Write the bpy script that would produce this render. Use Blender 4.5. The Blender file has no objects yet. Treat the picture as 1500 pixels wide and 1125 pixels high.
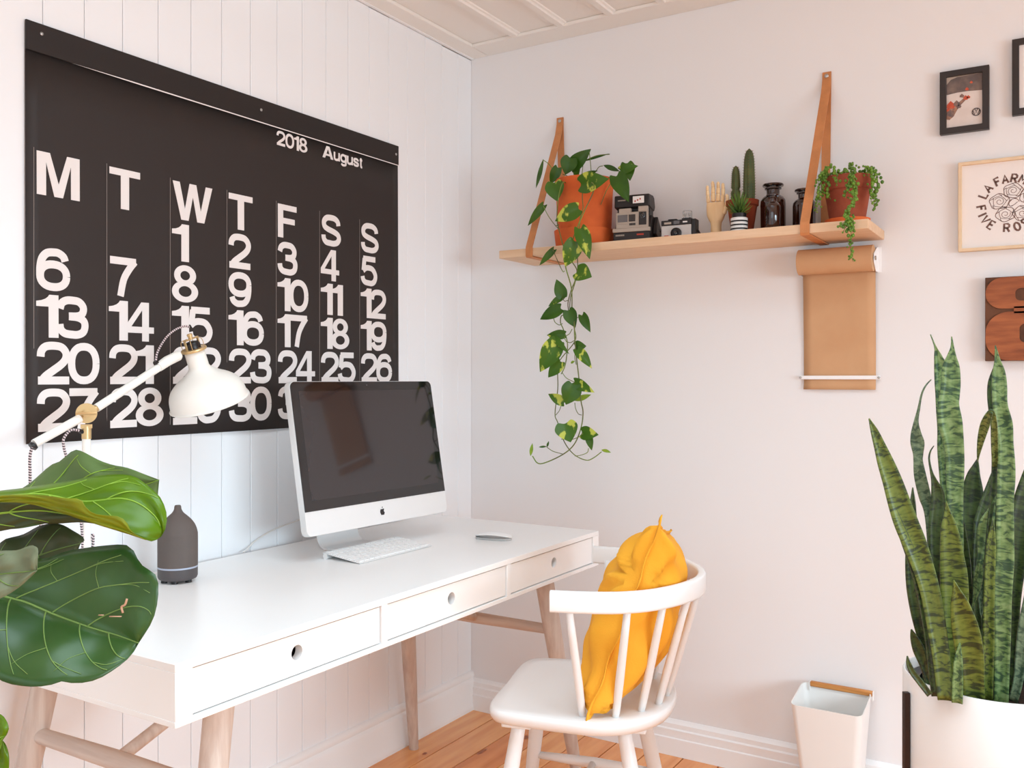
import bpy, bmesh, math, random
from mathutils import Vector, Matrix, noise
random.seed(7)
PI = math.pi
SC = bpy.context.scene
COL = SC.collection

# ---------------------------------------------------------------- camera, light, exposure
CAM = Vector((1.896, -2.781, 1.207)); YAW = math.radians(31.75); FPX = 1340.0; HY = 555.0
cd = bpy.data.cameras.new('camera'); cam = bpy.data.objects.new('camera', cd); COL.objects.link(cam)
cam.location = CAM; cam.rotation_euler = (PI/2, 0, YAW)
cd.sensor_width = 36; cd.lens = 36*FPX/1500; cd.shift_y = -(562.5-HY)/1500; cd.clip_start = .02
SC.camera = cam
SC.view_settings.view_transform = 'Standard'; SC.view_settings.look = 'None'
SC.view_settings.gamma = 1; SC.view_settings.use_curve_mapping = False
SC.view_settings.exposure = -0.60
SC.cycles.max_bounces = 10; SC.cycles.diffuse_bounces = 6
w = bpy.data.worlds.new('world'); SC.world = w; w.use_nodes = True
w.node_tree.nodes['Background'].inputs[0].default_value = (.93, .96, 1, 1)
w.node_tree.nodes['Background'].inputs[1].default_value = 1.6
def area(name, loc, rot, sx, sy, power, col):
    l = bpy.data.lights.new(name, 'AREA'); l.shape = 'RECTANGLE'; l.size = sx; l.size_y = sy; l.energy = power; l.color = col
    o = bpy.data.objects.new(name, l); COL.objects.link(o); o.location = loc; o.rotation_euler = rot; return o
area('added_top_light', (1.65, -1.75, 2.60), (0, 0, 0), 1.6, 1.3, 38, (.69, .89, 1)).data.spread = math.radians(125)  # unseen overhead lamp, added to brighten desktop, seat and floor
# daylight entering by the window in the right wall and fill from an unseen window added behind the camera
area('daylight_right', (5.3, -2.35, 1.85), (0, math.radians(66), 0), 2.2, 2.8, 480, (.69, .885, 1))
area('added_back_fill', (1.9, -5.2, 2.0), (math.radians(62), 0, 0), 3.0, 2.0, 40, (.70, .89, 1))

# ---------------------------------------------------------------- helpers
def at(px, py, d):
    "point seen at photograph pixel px,py at distance d along the view axis"
    s, c = math.sin(YAW), math.cos(YAW); X = (px-750)/FPX
    return Vector((CAM.x+d*(-s+X*c), CAM.y+d*(c+X*s), CAM.z+d*(HY-py)/FPX))
def aty(px, py, y):
    s, c = math.sin(YAW), math.cos(YAW); X = (px-750)/FPX
    return at(px, py, (y-CAM.y)/(c+X*s))
def atx(px, py, x):
    s, c = math.sin(YAW), math.cos(YAW); X = (px-750)/FPX
    return at(px, py, (x-CAM.x)/(-s+X*c))

def smooth_path(pts, n=6):
    P = [Vector(p) for p in pts]
    if len(P) < 3: return P
    P = [2*P[0]-P[1]]+P+[2*P[-1]-P[-2]]; out = []
    for i in range(1, len(P)-2):
        a, b, c, d = P[i-1:i+3]
        for k in range(n):
            t = k/n
            out.append(.5*((2*b)+(c-a)*t+(2*a-5*b+4*c-d)*t*t+(3*b-3*c+d-a)*t**3))
    out.append(P[-2].copy()); return out
def resample(pts, n):
    P = [Vector(p) for p in pts]; L = [0]
    for a, b in zip(P, P[1:]): L.append(L[-1]+(b-a).length)
    out = []; j = 0
    for i in range(n):
        s = L[-1]*i/(n-1)
        while j < len(P)-2 and L[j+1] < s: j += 1
        t = 0 if L[j+1] == L[j] else (s-L[j])/(L[j+1]-L[j])
        out.append(P[j].lerp(P[j+1], min(1, max(0, t))))
    return out

class MB:
    def __init__(s): s.v = []; s.f = []; s.uv = {}; s.mi = []; s.cur = 0
    def add(s, vs, fs, uvs=None):
        b = len(s.v); s.v += [Vector(v) for v in vs]
        for k, f in enumerate(fs):
            s.f.append([b+i for i in f]); s.mi.append(s.cur)
        if uvs:
            for i, u in enumerate(uvs): s.uv[b+i] = u
        return s
    def box(s, a, b, m=None):
        x0, y0, z0 = a; x1, y1, z1 = b
        vs = [Vector(p) for p in ((x0,y0,z0),(x1,y0,z0),(x1,y1,z0),(x0,y1,z0),(x0,y0,z1),(x1,y0,z1),(x1,y1,z1),(x0,y1,z1))]
        if m: vs = [m @ v for v in vs]
        return s.add(vs, [(0,3,2,1),(4,5,6,7),(0,1,5,4),(1,2,6,5),(2,3,7,6),(3,0,4,7)])
    def tube(s, pts, r, n=10, cap=True, flat=1.0):
        P = [Vector(p) for p in pts]; N = len(P)
        R = r if isinstance(r, (list, tuple)) else [r]*N
        T = [(P[min(i+1, N-1)]-P[max(i-1, 0)]).normalized() for i in range(N)]
        u = T[0].orthogonal().normalized(); vs = []
        for i in range(N):
            u = (u-T[i]*u.dot(T[i])); u = u.normalized() if u.length > 1e-6 else T[i].orthogonal().normalized()
            w_ = T[i].cross(u)
            for k in range(n):
                a = 2*PI*k/n; vs.append(P[i]+(u*math.cos(a)+w_*math.sin(a)*flat)*R[i])
        fs = [(i*n+k, i*n+(k+1) % n, (i+1)*n+(k+1) % n, (i+1)*n+k) for i in range(N-1) for k in range(n)]
        if cap: fs += [tuple(reversed(range(n))), tuple((N-1)*n+k for k in range(n))]
        return s.add(vs, fs)
    def cyl(s, a, b, r0, r1=None, n=24): return s.tube([a, b], [r0, r0 if r1 is None else r1], n)
    def lathe(s, prof, n=40, o=(0,0,0), cap0=True, cap1=True, m=None):
        vs = []; o = Vector(o)
        for r, z in prof:
            for k in range(n):
                a = 2*PI*k/n; p = Vector((r*math.cos(a), r*math.sin(a), z)); vs.append((m @ p if m else p)+o)
        N = len(prof)
        fs = [(i*n+k, i*n+(k+1) % n, (i+1)*n+(k+1) % n, (i+1)*n+k) for i in range(N-1) for k in range(n)]
        if cap0: fs.append(tuple(reversed(range(n))))
        if cap1: fs.append(tuple((N-1)*n+k for k in range(n)))
        return s.add(vs, fs)
    def sphere(s, c, r, n=8, sz=1.0, m=None):
        prof = [(max(1e-5, r*math.sin(PI*i/n)), -r*sz*math.cos(PI*i/n)) for i in range(n+1)]
        return s.lathe(prof, n+2, c, False, False, m)
    def prism(s, pts, d):
        "flat polygon (3D points) pushed along d"
        n = len(pts); P = [Vector(p) for p in pts]; d = Vector(d)
        return s.add(P+[p+d for p in P], [tuple(reversed(range(n))), tuple(range(n, 2*n))]+[(i, (i+1) % n, n+(i+1) % n, n+i) for i in range(n)])
    def ribbon(s, pts, w_, nrm, t=.0006):
        "flat stroke of width w_ lying on a plane of normal nrm"
        P = [Vector(p) for p in pts]; nrm = Vector(nrm); N = len(P); vs = []
        for i in range(N):
            T = (P[min(i+1, N-1)]-P[max(i-1, 0)]).normalized(); q = T.cross(nrm).normalized()*w_/2
            vs += [P[i]-q, P[i]+q, P[i]+q+nrm*t, P[i]-q+nrm*t]
        fs = []
        for i in range(N-1):
            b = 4*i
            for k in range(4): fs.append((b+k, b+(k+1) % 4, b+4+(k+1) % 4, b+4+k))
        fs += [(3,2,1,0), tuple(4*(N-1)+k for k in range(4))]
        return s.add(vs, fs)
    def build(s, name, mat, parent=None, world=False, smooth=False, bevel=0, seg=2, sub=0, solid=0, kind=None, label=None):
        me = bpy.data.meshes.new(name)
        vs = s.v
        if world and parent is not None:
            inv = full(parent).inverted(); vs = [inv @ v for v in vs]
        me.from_pydata([tuple(v) for v in vs], [], s.f)
        if s.uv:
            l = me.uv_layers.new(name='UVMap')
            for lp in me.loops: l.data[lp.index].uv = s.uv.get(lp.vertex_index, (0, 0))
        bm = bmesh.new(); bm.from_mesh(me)
        if not s.uv: bmesh.ops.recalc_face_normals(bm, faces=bm.faces)
        bm.to_mesh(me); bm.free()
        for m_ in (mat if isinstance(mat, (list, tuple)) else [mat]): me.materials.append(m_)
        for p, i in zip(me.polygons, s.mi): p.material_index = i
        if smooth:
            for p in me.polygons: p.use_smooth = True
            if smooth != 2 and hasattr(me, 'set_sharp_from_angle'): me.set_sharp_from_angle(angle=math.radians(42))
        o = bpy.data.objects.new(name, me); COL.objects.link(o)
        if parent is not None: o.parent = parent
        if solid:
            q = o.modifiers.new('solid', 'SOLIDIFY'); q.thickness = solid; q.offset = 0
        if bevel:
            q = o.modifiers.new('bevel', 'BEVEL'); q.width = bevel; q.segments = seg; q.limit_method = 'ANGLE'; q.angle_limit = .6
            for p in me.polygons: p.use_smooth = True
            if hasattr(me, 'set_sharp_from_angle'): me.set_sharp_from_angle(angle=math.radians(70))
        if sub:
            q = o.modifiers.new('sub', 'SUBSURF'); q.levels = sub; q.render_levels = sub
        if kind: o['kind'] = kind
        if label: o['label'] = label
        return o
def full(o):
    m = Matrix.LocRotScale(o.location, o.rotation_euler, None)
    return full(o.parent) @ m if o.parent else m
def tag(o, label, cat, group=None):
    o['label'] = label; o['category'] = cat
    if group: o['group'] = group
    return o
def thing(name, label, cat, loc=(0,0,0), rz=0, group=None):
    o = bpy.data.objects.new(name, None); COL.objects.link(o); o.empty_display_size = .05
    o.location = loc; o.rotation_euler = (0, 0, rz)
    return tag(o, label, cat, group)
def struct(name, loc=(0,0,0)):
    o = bpy.data.objects.new(name, None); COL.objects.link(o); o.location = loc; o['kind'] = 'structure'; return o

# ---------------------------------------------------------------- materials
def mat(name, col, rough=.5, metal=0, var=0, vscale=8, bump=0, bscale=60, spec=.5, coat=0, trans=0, emit=0, sss=0, stretch=(1,1,1), col2=None, ior=1.45, translucent=0, croll=None):
    m = bpy.data.materials.new(name); m.use_nodes = True; nt = m.node_tree; b = nt.nodes['Principled BSDF']
    lin = lambda c: tuple(((x/255)/12.92 if x/255 <= .04045 else (((x/255)+.055)/1.055)**2.4) for x in c)+(1,)
    c = lin(col)
    b.inputs['Base Color'].default_value = c; b.inputs['Roughness'].default_value = rough; b.inputs['Metallic'].default_value = metal
    b.inputs['Specular IOR Level'].default_value = spec; b.inputs['Coat Weight'].default_value = coat; b.inputs['Coat Roughness'].default_value = .08
    b.inputs['Transmission Weight'].default_value = trans; b.inputs['IOR'].default_value = ior
    if emit: b.inputs['Emission Color'].default_value = c; b.inputs['Emission Strength'].default_value = emit
    if sss: b.inputs['Subsurface Weight'].default_value = sss; b.inputs['Subsurface Scale'].default_value = .01
    tc = nt.nodes.new('ShaderNodeTexCoord'); mp = nt.nodes.new('ShaderNodeMapping'); mp.inputs['Scale'].default_value = stretch
    nt.links.new(tc.outputs['Object'], mp.inputs[0])
    if var or col2:
        n = nt.nodes.new('ShaderNodeTexNoise'); n.inputs['Scale'].default_value = vscale; n.inputs['Detail'].default_value = 5
        nt.links.new(mp.outputs[0], n.inputs['Vector'])
        r = nt.nodes.new('ShaderNodeValToRGB'); r.color_ramp.elements[0].position = .35; r.color_ramp.elements[1].position = .65
        if croll: r.color_ramp.elements[0].position, r.color_ramp.elements[1].position = croll
        c2 = lin(col2) if col2 else tuple(x*(1-var) for x in c[:3])+(1,)
        r.color_ramp.elements[0].color = c2; r.color_ramp.elements[1].color = c
        nt.links.new(n.outputs['Fac'], r.inputs[0]); nt.links.new(r.outputs[0], b.inputs['Base Color'])
    if bump:
        n2 = nt.nodes.new('ShaderNodeTexNoise'); n2.inputs['Scale'].default_value = bscale; n2.inputs['Detail'].default_value = 4
        nt.links.new(mp.outputs[0], n2.inputs['Vector'])
        bp = nt.nodes.new('ShaderNodeBump'); bp.inputs['Strength'].default_value = bump; bp.inputs['Distance'].default_value = .002
        nt.links.new(n2.outputs['Fac'], bp.inputs['Height']); nt.links.new(bp.outputs[0], b.inputs['Normal'])
    if translucent:
        t = nt.nodes.new('ShaderNodeBsdfTranslucent'); mx = nt.nodes.new('ShaderNodeMixShader'); mx.inputs[0].default_value = translucent
        src = b.inputs['Base Color']
        if src.is_linked: nt.links.new(src.links[0].from_socket, t.inputs['Color'])
        else: t.inputs['Color'].default_value = c
        nt.links.new(b.outputs[0], mx.inputs[1]); nt.links.new(t.outputs[0], mx.inputs[2])
        nt.links.new(mx.outputs[0], nt.nodes['Material Output'].inputs['Surface'])
    return m
def sansev(name, light, dark, top):
    "banded leaf: wavy dark cross stripes in UV space (u across, v metres along)"
    m = mat(name, light, .38); nt = m.node_tree; b = nt.nodes['Principled BSDF']
    lin = lambda c: tuple(((x/255+.055)/1.055)**2.4 for x in c)+(1,)
    uv = nt.nodes.new('ShaderNodeUVMap'); uv.uv_map = 'UVMap'
    mp = nt.nodes.new('ShaderNodeMapping'); mp.inputs['Scale'].default_value = (1.2, 105, 1); nt.links.new(uv.outputs[0], mp.inputs[0])
    nz = nt.nodes.new('ShaderNodeTexNoise'); nz.inputs['Scale'].default_value = 1; nz.inputs['Detail'].default_value = 3; nz.inputs['Distortion'].default_value = 1.1
    nt.links.new(mp.outputs[0], nz.inputs['Vector'])
    r = nt.nodes.new('ShaderNodeValToRGB'); e = r.color_ramp.elements; e[0].position = .4; e[1].position = .5; e[0].color = lin(dark); e[1].color = lin(light)
    x = e.new(.66); x.color = lin(top)
    nt.links.new(nz.outputs['Fac'], r.inputs[0])
    n3 = nt.nodes.new('ShaderNodeTexNoise'); n3.inputs['Scale'].default_value = 1.0; n3.inputs['Detail'].default_value = 2
    m3 = nt.nodes.new('ShaderNodeMapping'); m3.inputs['Scale'].default_value = (5, 6, 1); nt.links.new(uv.outputs[0], m3.inputs[0]); nt.links.new(m3.outputs[0], n3.inputs['Vector'])
    mx = nt.nodes.new('ShaderNodeMix'); mx.data_type = 'RGBA'; mx.blend_type = 'MULTIPLY'; mx.inputs[0].default_value = .45
    nt.links.new(r.outputs[0], mx.inputs[6]); nt.links.new(n3.outputs['Fac'], mx.inputs[7])
    nt.links.new(mx.outputs[2], b.inputs['Base Color'])
    return m
M = {}
M['wall'] = mat('wall_paint', (233, 232, 233), .75, bump=.12, bscale=14)
M['board'] = mat('board_paint', (238, 240, 243), .55, bump=.12, bscale=9, stretch=(1,1,.2))
M['groove'] = mat('groove_paint', (226, 223, 220), .8, var=.05)
M['ceil'] = mat('ceiling_paint', (238, 234, 229), .8, bump=.08, bscale=20)
M['trim'] = mat('trim_paint', (242, 242, 243), .45, bump=.08, bscale=15)
M['dark_gap'] = mat('floor_gap', (40, 22, 12), .9, var=.2)
M['white'] = mat('white_lacquer', (236, 234, 231), .32, var=.02, vscale=3, spec=.4)
M['desk'] = mat('desk_lacquer', (244, 243, 242), .28, var=.015, vscale=3, spec=.45)
M['chair'] = mat('chair_paint', (232, 232, 232), .3, var=.02, vscale=5, spec=.45)
M['black'] = mat('black_paper', (42, 34, 32), .6, var=.06, vscale=3)
M['band'] = mat('black_band', (33, 25, 23), .6, var=.06, vscale=3)
M['print'] = mat('white_print', (232, 226, 224), .6, var=.015)
M['printline'] = mat('grey_print', (150, 140, 135), .6, var=.02)
M['legwood'] = mat('whitewashed_wood', (210, 195, 184), .6, vscale=5, stretch=(14,14,1.1), col2=(194, 174, 162), bump=.2, bscale=20)
M['railwood'] = mat('whitewashed_rail', (210, 195, 184), .6, vscale=5, stretch=(1.1,14,14), col2=(194, 174, 162), bump=.2, bscale=20)
M['shelfwood'] = mat('pine_shelf', (228, 196, 164), .55, vscale=5, stretch=(1.2,14,14), col2=(218, 182, 146), bump=.15, bscale=25)
M['leather'] = mat('tan_leather', (206, 136, 84), .6, var=.15, vscale=30, bump=.3, bscale=200)
M['terra'] = mat('terracotta', (222, 106, 48), .8, vscale=14, col2=(208, 94, 42), bump=.3, bscale=120)
M['terra2'] = mat('aged_terracotta', (158, 78, 52), .85, vscale=16, col2=(138, 62, 40), bump=.4, bscale=90)
M['terra3'] = mat('dark_terracotta', (150, 66, 36), .8, vscale=14, col2=(130, 54, 30), bump=.3, bscale=90)
M['soil'] = mat('soil', (44, 32, 26), .95, var=.4, vscale=120, bump=1, bscale=200)
M['kraft'] = mat('kraft_paper', (205, 162, 122), .8, vscale=9, col2=(199, 154, 114), bump=.2, bscale=30)
M['alu'] = mat('aluminium', (232, 232, 232), .34, .3, var=.02)
M['alub'] = mat('aluminium_edge', (196, 198, 198), .3, .6, var=.02)
M['bezel'] = mat('black_glass_border', (16, 15, 18), .04, spec=.6, coat=.5, var=.05)
M['screen'] = mat('dark_glass', (44, 39, 41), .05, spec=.55, coat=.4, var=.03)
M['logo'] = mat('black_emblem', (34, 32, 34), .25, var=.05)
M['key'] = mat('white_keys', (238, 238, 238), .4, var=.02)
M['stone'] = mat('grey_ceramic', (97, 87, 83), .75, var=.1, vscale=9, bump=.15, bscale=150)
M['stone2'] = mat('grey_plastic_base', (82, 76, 77), .5, var=.06)
M['lightring'] = mat('pale_blue_ring', (172, 180, 198), .4, var=.05)
M['brass'] = mat('brass', (214, 184, 134), .34, .55, var=.06, vscale=20)
M['lampwhite'] = mat('lamp_enamel', (238, 236, 230), .42, var=.02, spec=.4)
M['blackpl'] = mat('black_plastic', (28, 25, 26), .35, var=.1)
M['cord'] = mat('pale_cord', (226, 222, 218), .5, var=.03)
M['yellow'] = mat('mustard_cotton', (240, 172, 48), .85, vscale=7, col2=(234, 162, 36), bump=.35, bscale=350)
M['steel'] = mat('screw_steel', (190, 188, 186), .3, .9, var=.1)
M['framewood'] = mat('pale_frame_wood', (230, 204, 170), .5, var=.1, vscale=30)
M['frameblack'] = mat('black_frame', (46, 36, 32), .4, var=.15)
M['mount'] = mat('paper_white', (236, 230, 227), .7, var=.015)
M['ink'] = mat('brown_ink', (106, 80, 72), .8, vscale=60, col2=(132, 104, 96))
M['block'] = mat('letterpress_wood', (166, 94, 52), .55, vscale=9, stretch=(1,1,6), col2=(128, 66, 34), bump=.3, bscale=60)
M['blockdark'] = mat('letterpress_recess', (104, 66, 44), .8, vscale=20, col2=(78, 50, 36), bump=.6, bscale=90)
M['bamboo'] = mat('bamboo_handle', (206, 142, 78), .5, vscale=9, stretch=(1,12,12), col2=(186, 120, 60))
M['stand'] = mat('dark_steel_stand', (50, 30, 22), .4, .3, var=.2)
M['potwhite'] = mat('white_glazed_pot', (226, 224, 222), .22, var=.015, spec=.5)
M['handwood'] = mat('beech_wood', (240, 208, 164), .5, vscale=8, stretch=(6,6,1), col2=(230, 194, 146))
M['amber'] = mat('amber_glass', (52, 20, 8), .06, spec=.7, coat=.6, vscale=10, col2=(36, 14, 8))
M['camgrey'] = mat('camera_grey', (176, 160, 146), .5, var=.05)
M['camsilver'] = mat('camera_silver', (196, 190, 186), .35, .3, var=.05)
M['camblack'] = mat('camera_black', (34, 28, 28), .4, var=.2)
M['lens'] = mat('camera_lens', (14, 14, 18), .05, coat=1, var=.1)
M['glassblue'] = mat('flash_window', (96, 94, 98), .1, coat=1, var=.2)
M['clear'] = mat('clear_plastic', (235, 235, 235), .05, trans=.75, coat=.3)
M['red'] = mat('red_print', (184, 62, 44), .6, var=.1)
M['cactus'] = mat('cactus_green', (88, 96, 54), .7, vscale=30, col2=(66, 78, 48), bump=.3)
M['spine'] = mat('cactus_spine', (140, 96, 60), .8, var=.2)
M['succ'] = mat('succulent_green', (112, 140, 44), .5, vscale=20, col2=(70, 104, 44), translucent=.2)
M['pearl'] = mat('pearl_leaf', (112, 148, 46), .4, vscale=50, col2=(74, 112, 34))
M['vine'] = mat('vine_stem', (122, 148, 58), .55, vscale=12, col2=(96, 92, 56))
M['poth'] = mat('pothos_leaf', (64, 104, 22), .34, vscale=14, col2=(44, 82, 20), translucent=.22)
M['poth2'] = mat('pothos_variegated', (66, 108, 22), .34, vscale=34, stretch=(1,1,.6), col2=(196, 206, 84), croll=(.40, .45), translucent=.22)
M['poth3'] = mat('pothos_young_leaf', (150, 176, 58), .38, vscale=40, col2=(110, 150, 40), translucent=.25)
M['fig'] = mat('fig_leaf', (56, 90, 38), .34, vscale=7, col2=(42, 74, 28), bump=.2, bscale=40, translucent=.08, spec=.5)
M['figb'] = mat('fig_leaf_bright', (104, 142, 6), .34, vscale=7, col2=(86, 126, 8), bump=.15, bscale=40, translucent=.3)  # base colour brightened to look backlit
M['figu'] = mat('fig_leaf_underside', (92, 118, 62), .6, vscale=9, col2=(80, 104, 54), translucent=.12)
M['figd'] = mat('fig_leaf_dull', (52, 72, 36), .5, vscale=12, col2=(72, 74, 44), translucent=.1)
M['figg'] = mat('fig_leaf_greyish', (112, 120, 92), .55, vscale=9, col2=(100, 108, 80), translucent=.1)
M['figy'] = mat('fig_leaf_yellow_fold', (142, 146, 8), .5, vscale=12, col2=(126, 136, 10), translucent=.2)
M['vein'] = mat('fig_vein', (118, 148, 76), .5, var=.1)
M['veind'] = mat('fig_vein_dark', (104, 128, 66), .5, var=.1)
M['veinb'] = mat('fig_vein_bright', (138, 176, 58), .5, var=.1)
M['bark'] = mat('fig_bark', (120, 100, 78), .85, var=.3, vscale=30, bump=.5)
M['sanA'] = sansev('snake_leaf_bright', (106, 134, 76), (52, 80, 50), (136, 160, 104))
M['sanB'] = sansev('snake_leaf_olive', (98, 114, 42), (46, 60, 28), (116, 130, 54))
M['sanC'] = sansev('snake_leaf_deep', (60, 78, 38), (32, 46, 28), (72, 92, 46))
M['sanD'] = sansev('snake_leaf_grey', (104, 124, 92), (60, 84, 62), (128, 146, 112))

def ell(cx_, cz_, rx, rz, n=28, a0=0, a1=2*PI): return [(cx_+rx*math.cos(a0+(a1-a0)*i/n), cz_+rz*math.sin(a0+(a1-a0)*i/n)) for i in range(n+(a1-a0 < 6.2))]
POLY = {'1': [[(0,.72),(0,.84),(.22,.86),(.40,.90),(.52,.95),(.58,1),(1,1),(1,0),(.55,0),(.55,.72)]],
 'M': [[(0,0),(0,1),(.30,1),(.50,.30),(.70,1),(1,1),(1,0),(.79,0),(.79,.78),(.60,0),(.40,0),(.21,.78),(.21,0)]],
 'T': [[(0,1),(1,1),(1,.83),(.635,.83),(.635,0),(.365,0),(.365,.83),(0,.83)]],
 'W': [[(0,1),(.17,1),(.30,.30),(.415,1),(.585,1),(.70,.30),(.83,1),(1,1),(.79,0),(.61,0),(.50,.66),(.39,0),(.21,0)]],
 'F': [[(0,0),(0,1),(1,1),(1,.83),(.28,.83),(.28,.60),(.90,.60),(.90,.43),(.28,.43),(.28,0)]],
 '4': [[(.55,1),(.82,1),(.82,.37),(1,.37),(1,.21),(.82,.21),(.82,0),(.58,0),(.58,.21),(0,.21),(0,.38)], [(.58,.37),(.20,.37),(.58,.80)]],
 'A': [[(0,0),(.36,1),(.64,1),(1,0),(.76,0),(.69,.21),(.31,.21),(.24,0)], [(.36,.37),(.64,.37),(.5,.78)]],
 '8': [ell(.5,.725,.42,.275,24,-.86,PI+.86)+ell(.5,.29,.5,.29,28,PI-.90,2*PI+.90), ell(.5,.722,.185,.125), ell(.5,.295,.25,.145)]}
def arc_(cx_, cz_, rx, rz, n=32): return [(cx_+rx*math.copysign(abs(math.cos(2*PI*i/n))**.88, math.cos(2*PI*i/n)), cz_+rz*math.copysign(abs(math.sin(2*PI*i/n))**.88, math.sin(2*PI*i/n))) for i in range(n+1)]
# rounded glyphs as even pen strokes: (smooth?, points) on the pen centre line, in the unit box
S_CURVE = [(.97,.73),(.92,.88),(.74,.98),(.5,1),(.22,.97),(.04,.83),(.06,.64),(.28,.54),(.70,.455),(.94,.36),(1,.20),(.88,.06),(.66,.0),(.45,0),(.18,.02),(.03,.14),(0,.29)]
SIX = [(.95,.77),(.88,.90),(.70,.99),(.52,1),(.26,.96),(.08,.80),(.01,.56),(0,.33)]
PEN = {'0': [(0, arc_(.5,.5,.5,.5))],
 '2': [(1, [(.01,.68),(.04,.84),(.20,.97),(.5,1),(.80,.96),(.97,.80),(.95,.62),(.78,.46),(.48,.29),(.20,.13),(.05,-.01)]), (0, [(-.09,0),(1.09,0)])],
 '3': [(1, [(.01,.74),(.08,.90),(.27,.99),(.5,1),(.76,.97),(.93,.82),(.90,.64),(.72,.55),(.36,.53)]), (1, [(.36,.53),(.72,.51),(.94,.42),(1,.27),(.93,.09),(.72,.005),(.48,0),(.2,.03),(.04,.14),(0,.29)])],
 '5': [(0, [(.06,1),(1.0,1)]), (0, [(.15,1),(.07,.50)]), (1, [(.045,.49),(.24,.60),(.5,.63),(.80,.57),(1,.34),(.93,.11),(.72,0),(.46,0),(.2,.025),(.05,.12),(0,.26)])],
 '6': [(0, arc_(.5,.325,.5,.325)), (1, SIX)], '9': [(0, arc_(.5,.675,.5,.325)), (1, [(1-a, 1-b) for a, b in SIX])],
 '7': [(0, [(-.09,1),(1.05,1)]), (1, [(1.0,1.02),(.74,.76),(.50,.42),(.36,-.09)])],
 'S': [(1, S_CURVE)], 's': [(1, S_CURVE)], 'u': [(1, [(0,1.12),(0,.35),(.06,.10),(.30,0),(.62,.02),(.9,.2)]), (0, [(1,1.12),(1,-.12)])],
 'g': [(0, arc_(.5,.68,.5,.32)), (1, [(1,1.08),(1,.22),(.92,.06),(.62,0),(.30,.01),(.08,.12)])],
 't': [(1, [(.42,1),(.42,.20),(.50,.03),(.72,0),(1,.01)]), (0, [(-.1,.76),(1,.76)])]}
def pen_glyph(c, w_, h, t):
    mb = MB(); k_ = 0
    for sm, pts in PEN[c]:
        P = [Vector((t/2+a*(w_-t), t/2+b*(h-t), 0)) for a, b in pts]
        if sm: P = smooth_path(P, 4)
        mb.ribbon(P, t, (0, 0, 1), .0003+.00005*k_); k_ += 1
    return mb.v, mb.f
def curve_mesh(splines, off=0, bez=True):
    cu = bpy.data.curves.new('c', 'CURVE'); cu.dimensions = '2D'; cu.fill_mode = 'BOTH'; cu.offset = off; cu.resolution_u = 5; cu.extrude = .001
    for sp in splines:
        if bez:
            n = len(sp)//6; s = cu.splines.new('BEZIER'); s.bezier_points.add(n-1); s.use_cyclic_u = True
            for i in range(n):
                b = s.bezier_points[i]; q = [x/1000 for x in sp[6*i:6*i+6]]
                b.handle_left_type = b.handle_right_type = 'FREE'
                b.handle_left = (q[0], q[1], 0); b.co = (q[2], q[3], 0); b.handle_right = (q[4], q[5], 0)
        else:
            s = cu.splines.new('POLY'); s.points.add(len(sp)-1); s.use_cyclic_u = True
            for i, p in enumerate(sp): s.points[i].co = (p[0], p[1], 0, 1)
    o = bpy.data.objects.new('c', cu); COL.objects.link(o)
    dg = bpy.context.evaluated_depsgraph_get(); dg.update()
    me = bpy.data.meshes.new_from_object(o.evaluated_get(dg))
    vs = [v.co.copy() for v in me.vertices]; fs = [tuple(p.vertices) for p in me.polygons]
    bpy.data.objects.remove(o); bpy.data.curves.remove(cu); bpy.data.meshes.remove(me)
    return vs, fs
GC = {}
def glyph(c):
    if c not in GC:
        vs, fs = curve_mesh(POLY[c], 0, False)
        x0 = min(v.x for v in vs); x1 = max(v.x for v in vs); y0 = min(v.y for v in vs); y1 = max(v.y for v in vs); zm = max(v.z for v in vs) or 1
        GC[c] = ([Vector(((v.x-x0)/(x1-x0), (v.y-y0)/(y1-y0), v.z/zm)) for v in vs], fs)
    return GC[c]
def put_glyph(mb, c, o, ux, uy, nz, w_, h, t=.0172):
    "glyph c in the box w_ by h with its lower left corner at o"
    o = Vector(o); ux = Vector(ux); uy = Vector(uy); nz = Vector(nz)
    if c in PEN:
        vs, fs = pen_glyph(c, w_, h, t); mb.add([o+ux*v.x+uy*v.y+nz*(v.z+.0004) for v in vs], fs)
    else:
        vs, fs = glyph(c); mb.add([o+ux*v.x*w_+uy*v.y*h+nz*(.0003*v.z+.0004) for v in vs], fs)

# ---------------------------------------------------------------- room shell
RX, RY, CZ = 4.5, -4.5, 2.392
fl = struct('floor')
MB().box((-.05, RY, -.05), (RX, .02, -.014)).build('subfloor', M['dark_gap'], fl)
woods = [mat('pine_floor_%s' % n, c, .22, vscale=3.2, stretch=(9, .9, 1), col2=c2, bump=.15, bscale=12, coat=.12, spec=.5) for n, c, c2 in
         (('honey', (240, 168, 106), (222, 142, 82)), ('orange', (234, 154, 92), (214, 130, 70)), ('pale', (244, 178, 116), (228, 152, 92)))]
knot = mat('pine_knot', (176, 100, 56), .4, var=.3, vscale=80)
xs = [.0]; PW = .1165
x = .012
k = 0
while x < RX:
    ends = [.0, -random.uniform(.5, 2.4), -random.uniform(2.6, 4.2), RY]
    for a, b in zip(ends, ends[1:]):
        o = MB().box((x+.0014, b+.0010, -.014), (min(RX, x+PW-.0014), a-.0010, 0)).build('floorboard', random.choice(woods), fl, bevel=.0012, seg=1)
    x += PW; k += 1
kn = MB()
for px, py, rx, ry in ((770, 1080, .012, .017), (706, 1101, .007, .03), (622, 1104, .007, .010), (760, 1078, .008, .008)):
    p = at(px, py, 1.207*FPX/(py-HY)); n = 12
    kn.add([(p.x+rx*math.cos(2*PI*i/n)*(1+.2*math.sin(i*3)), p.y+ry*math.sin(2*PI*i/n), .0004) for i in range(n)], [tuple(range(n))])
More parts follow.
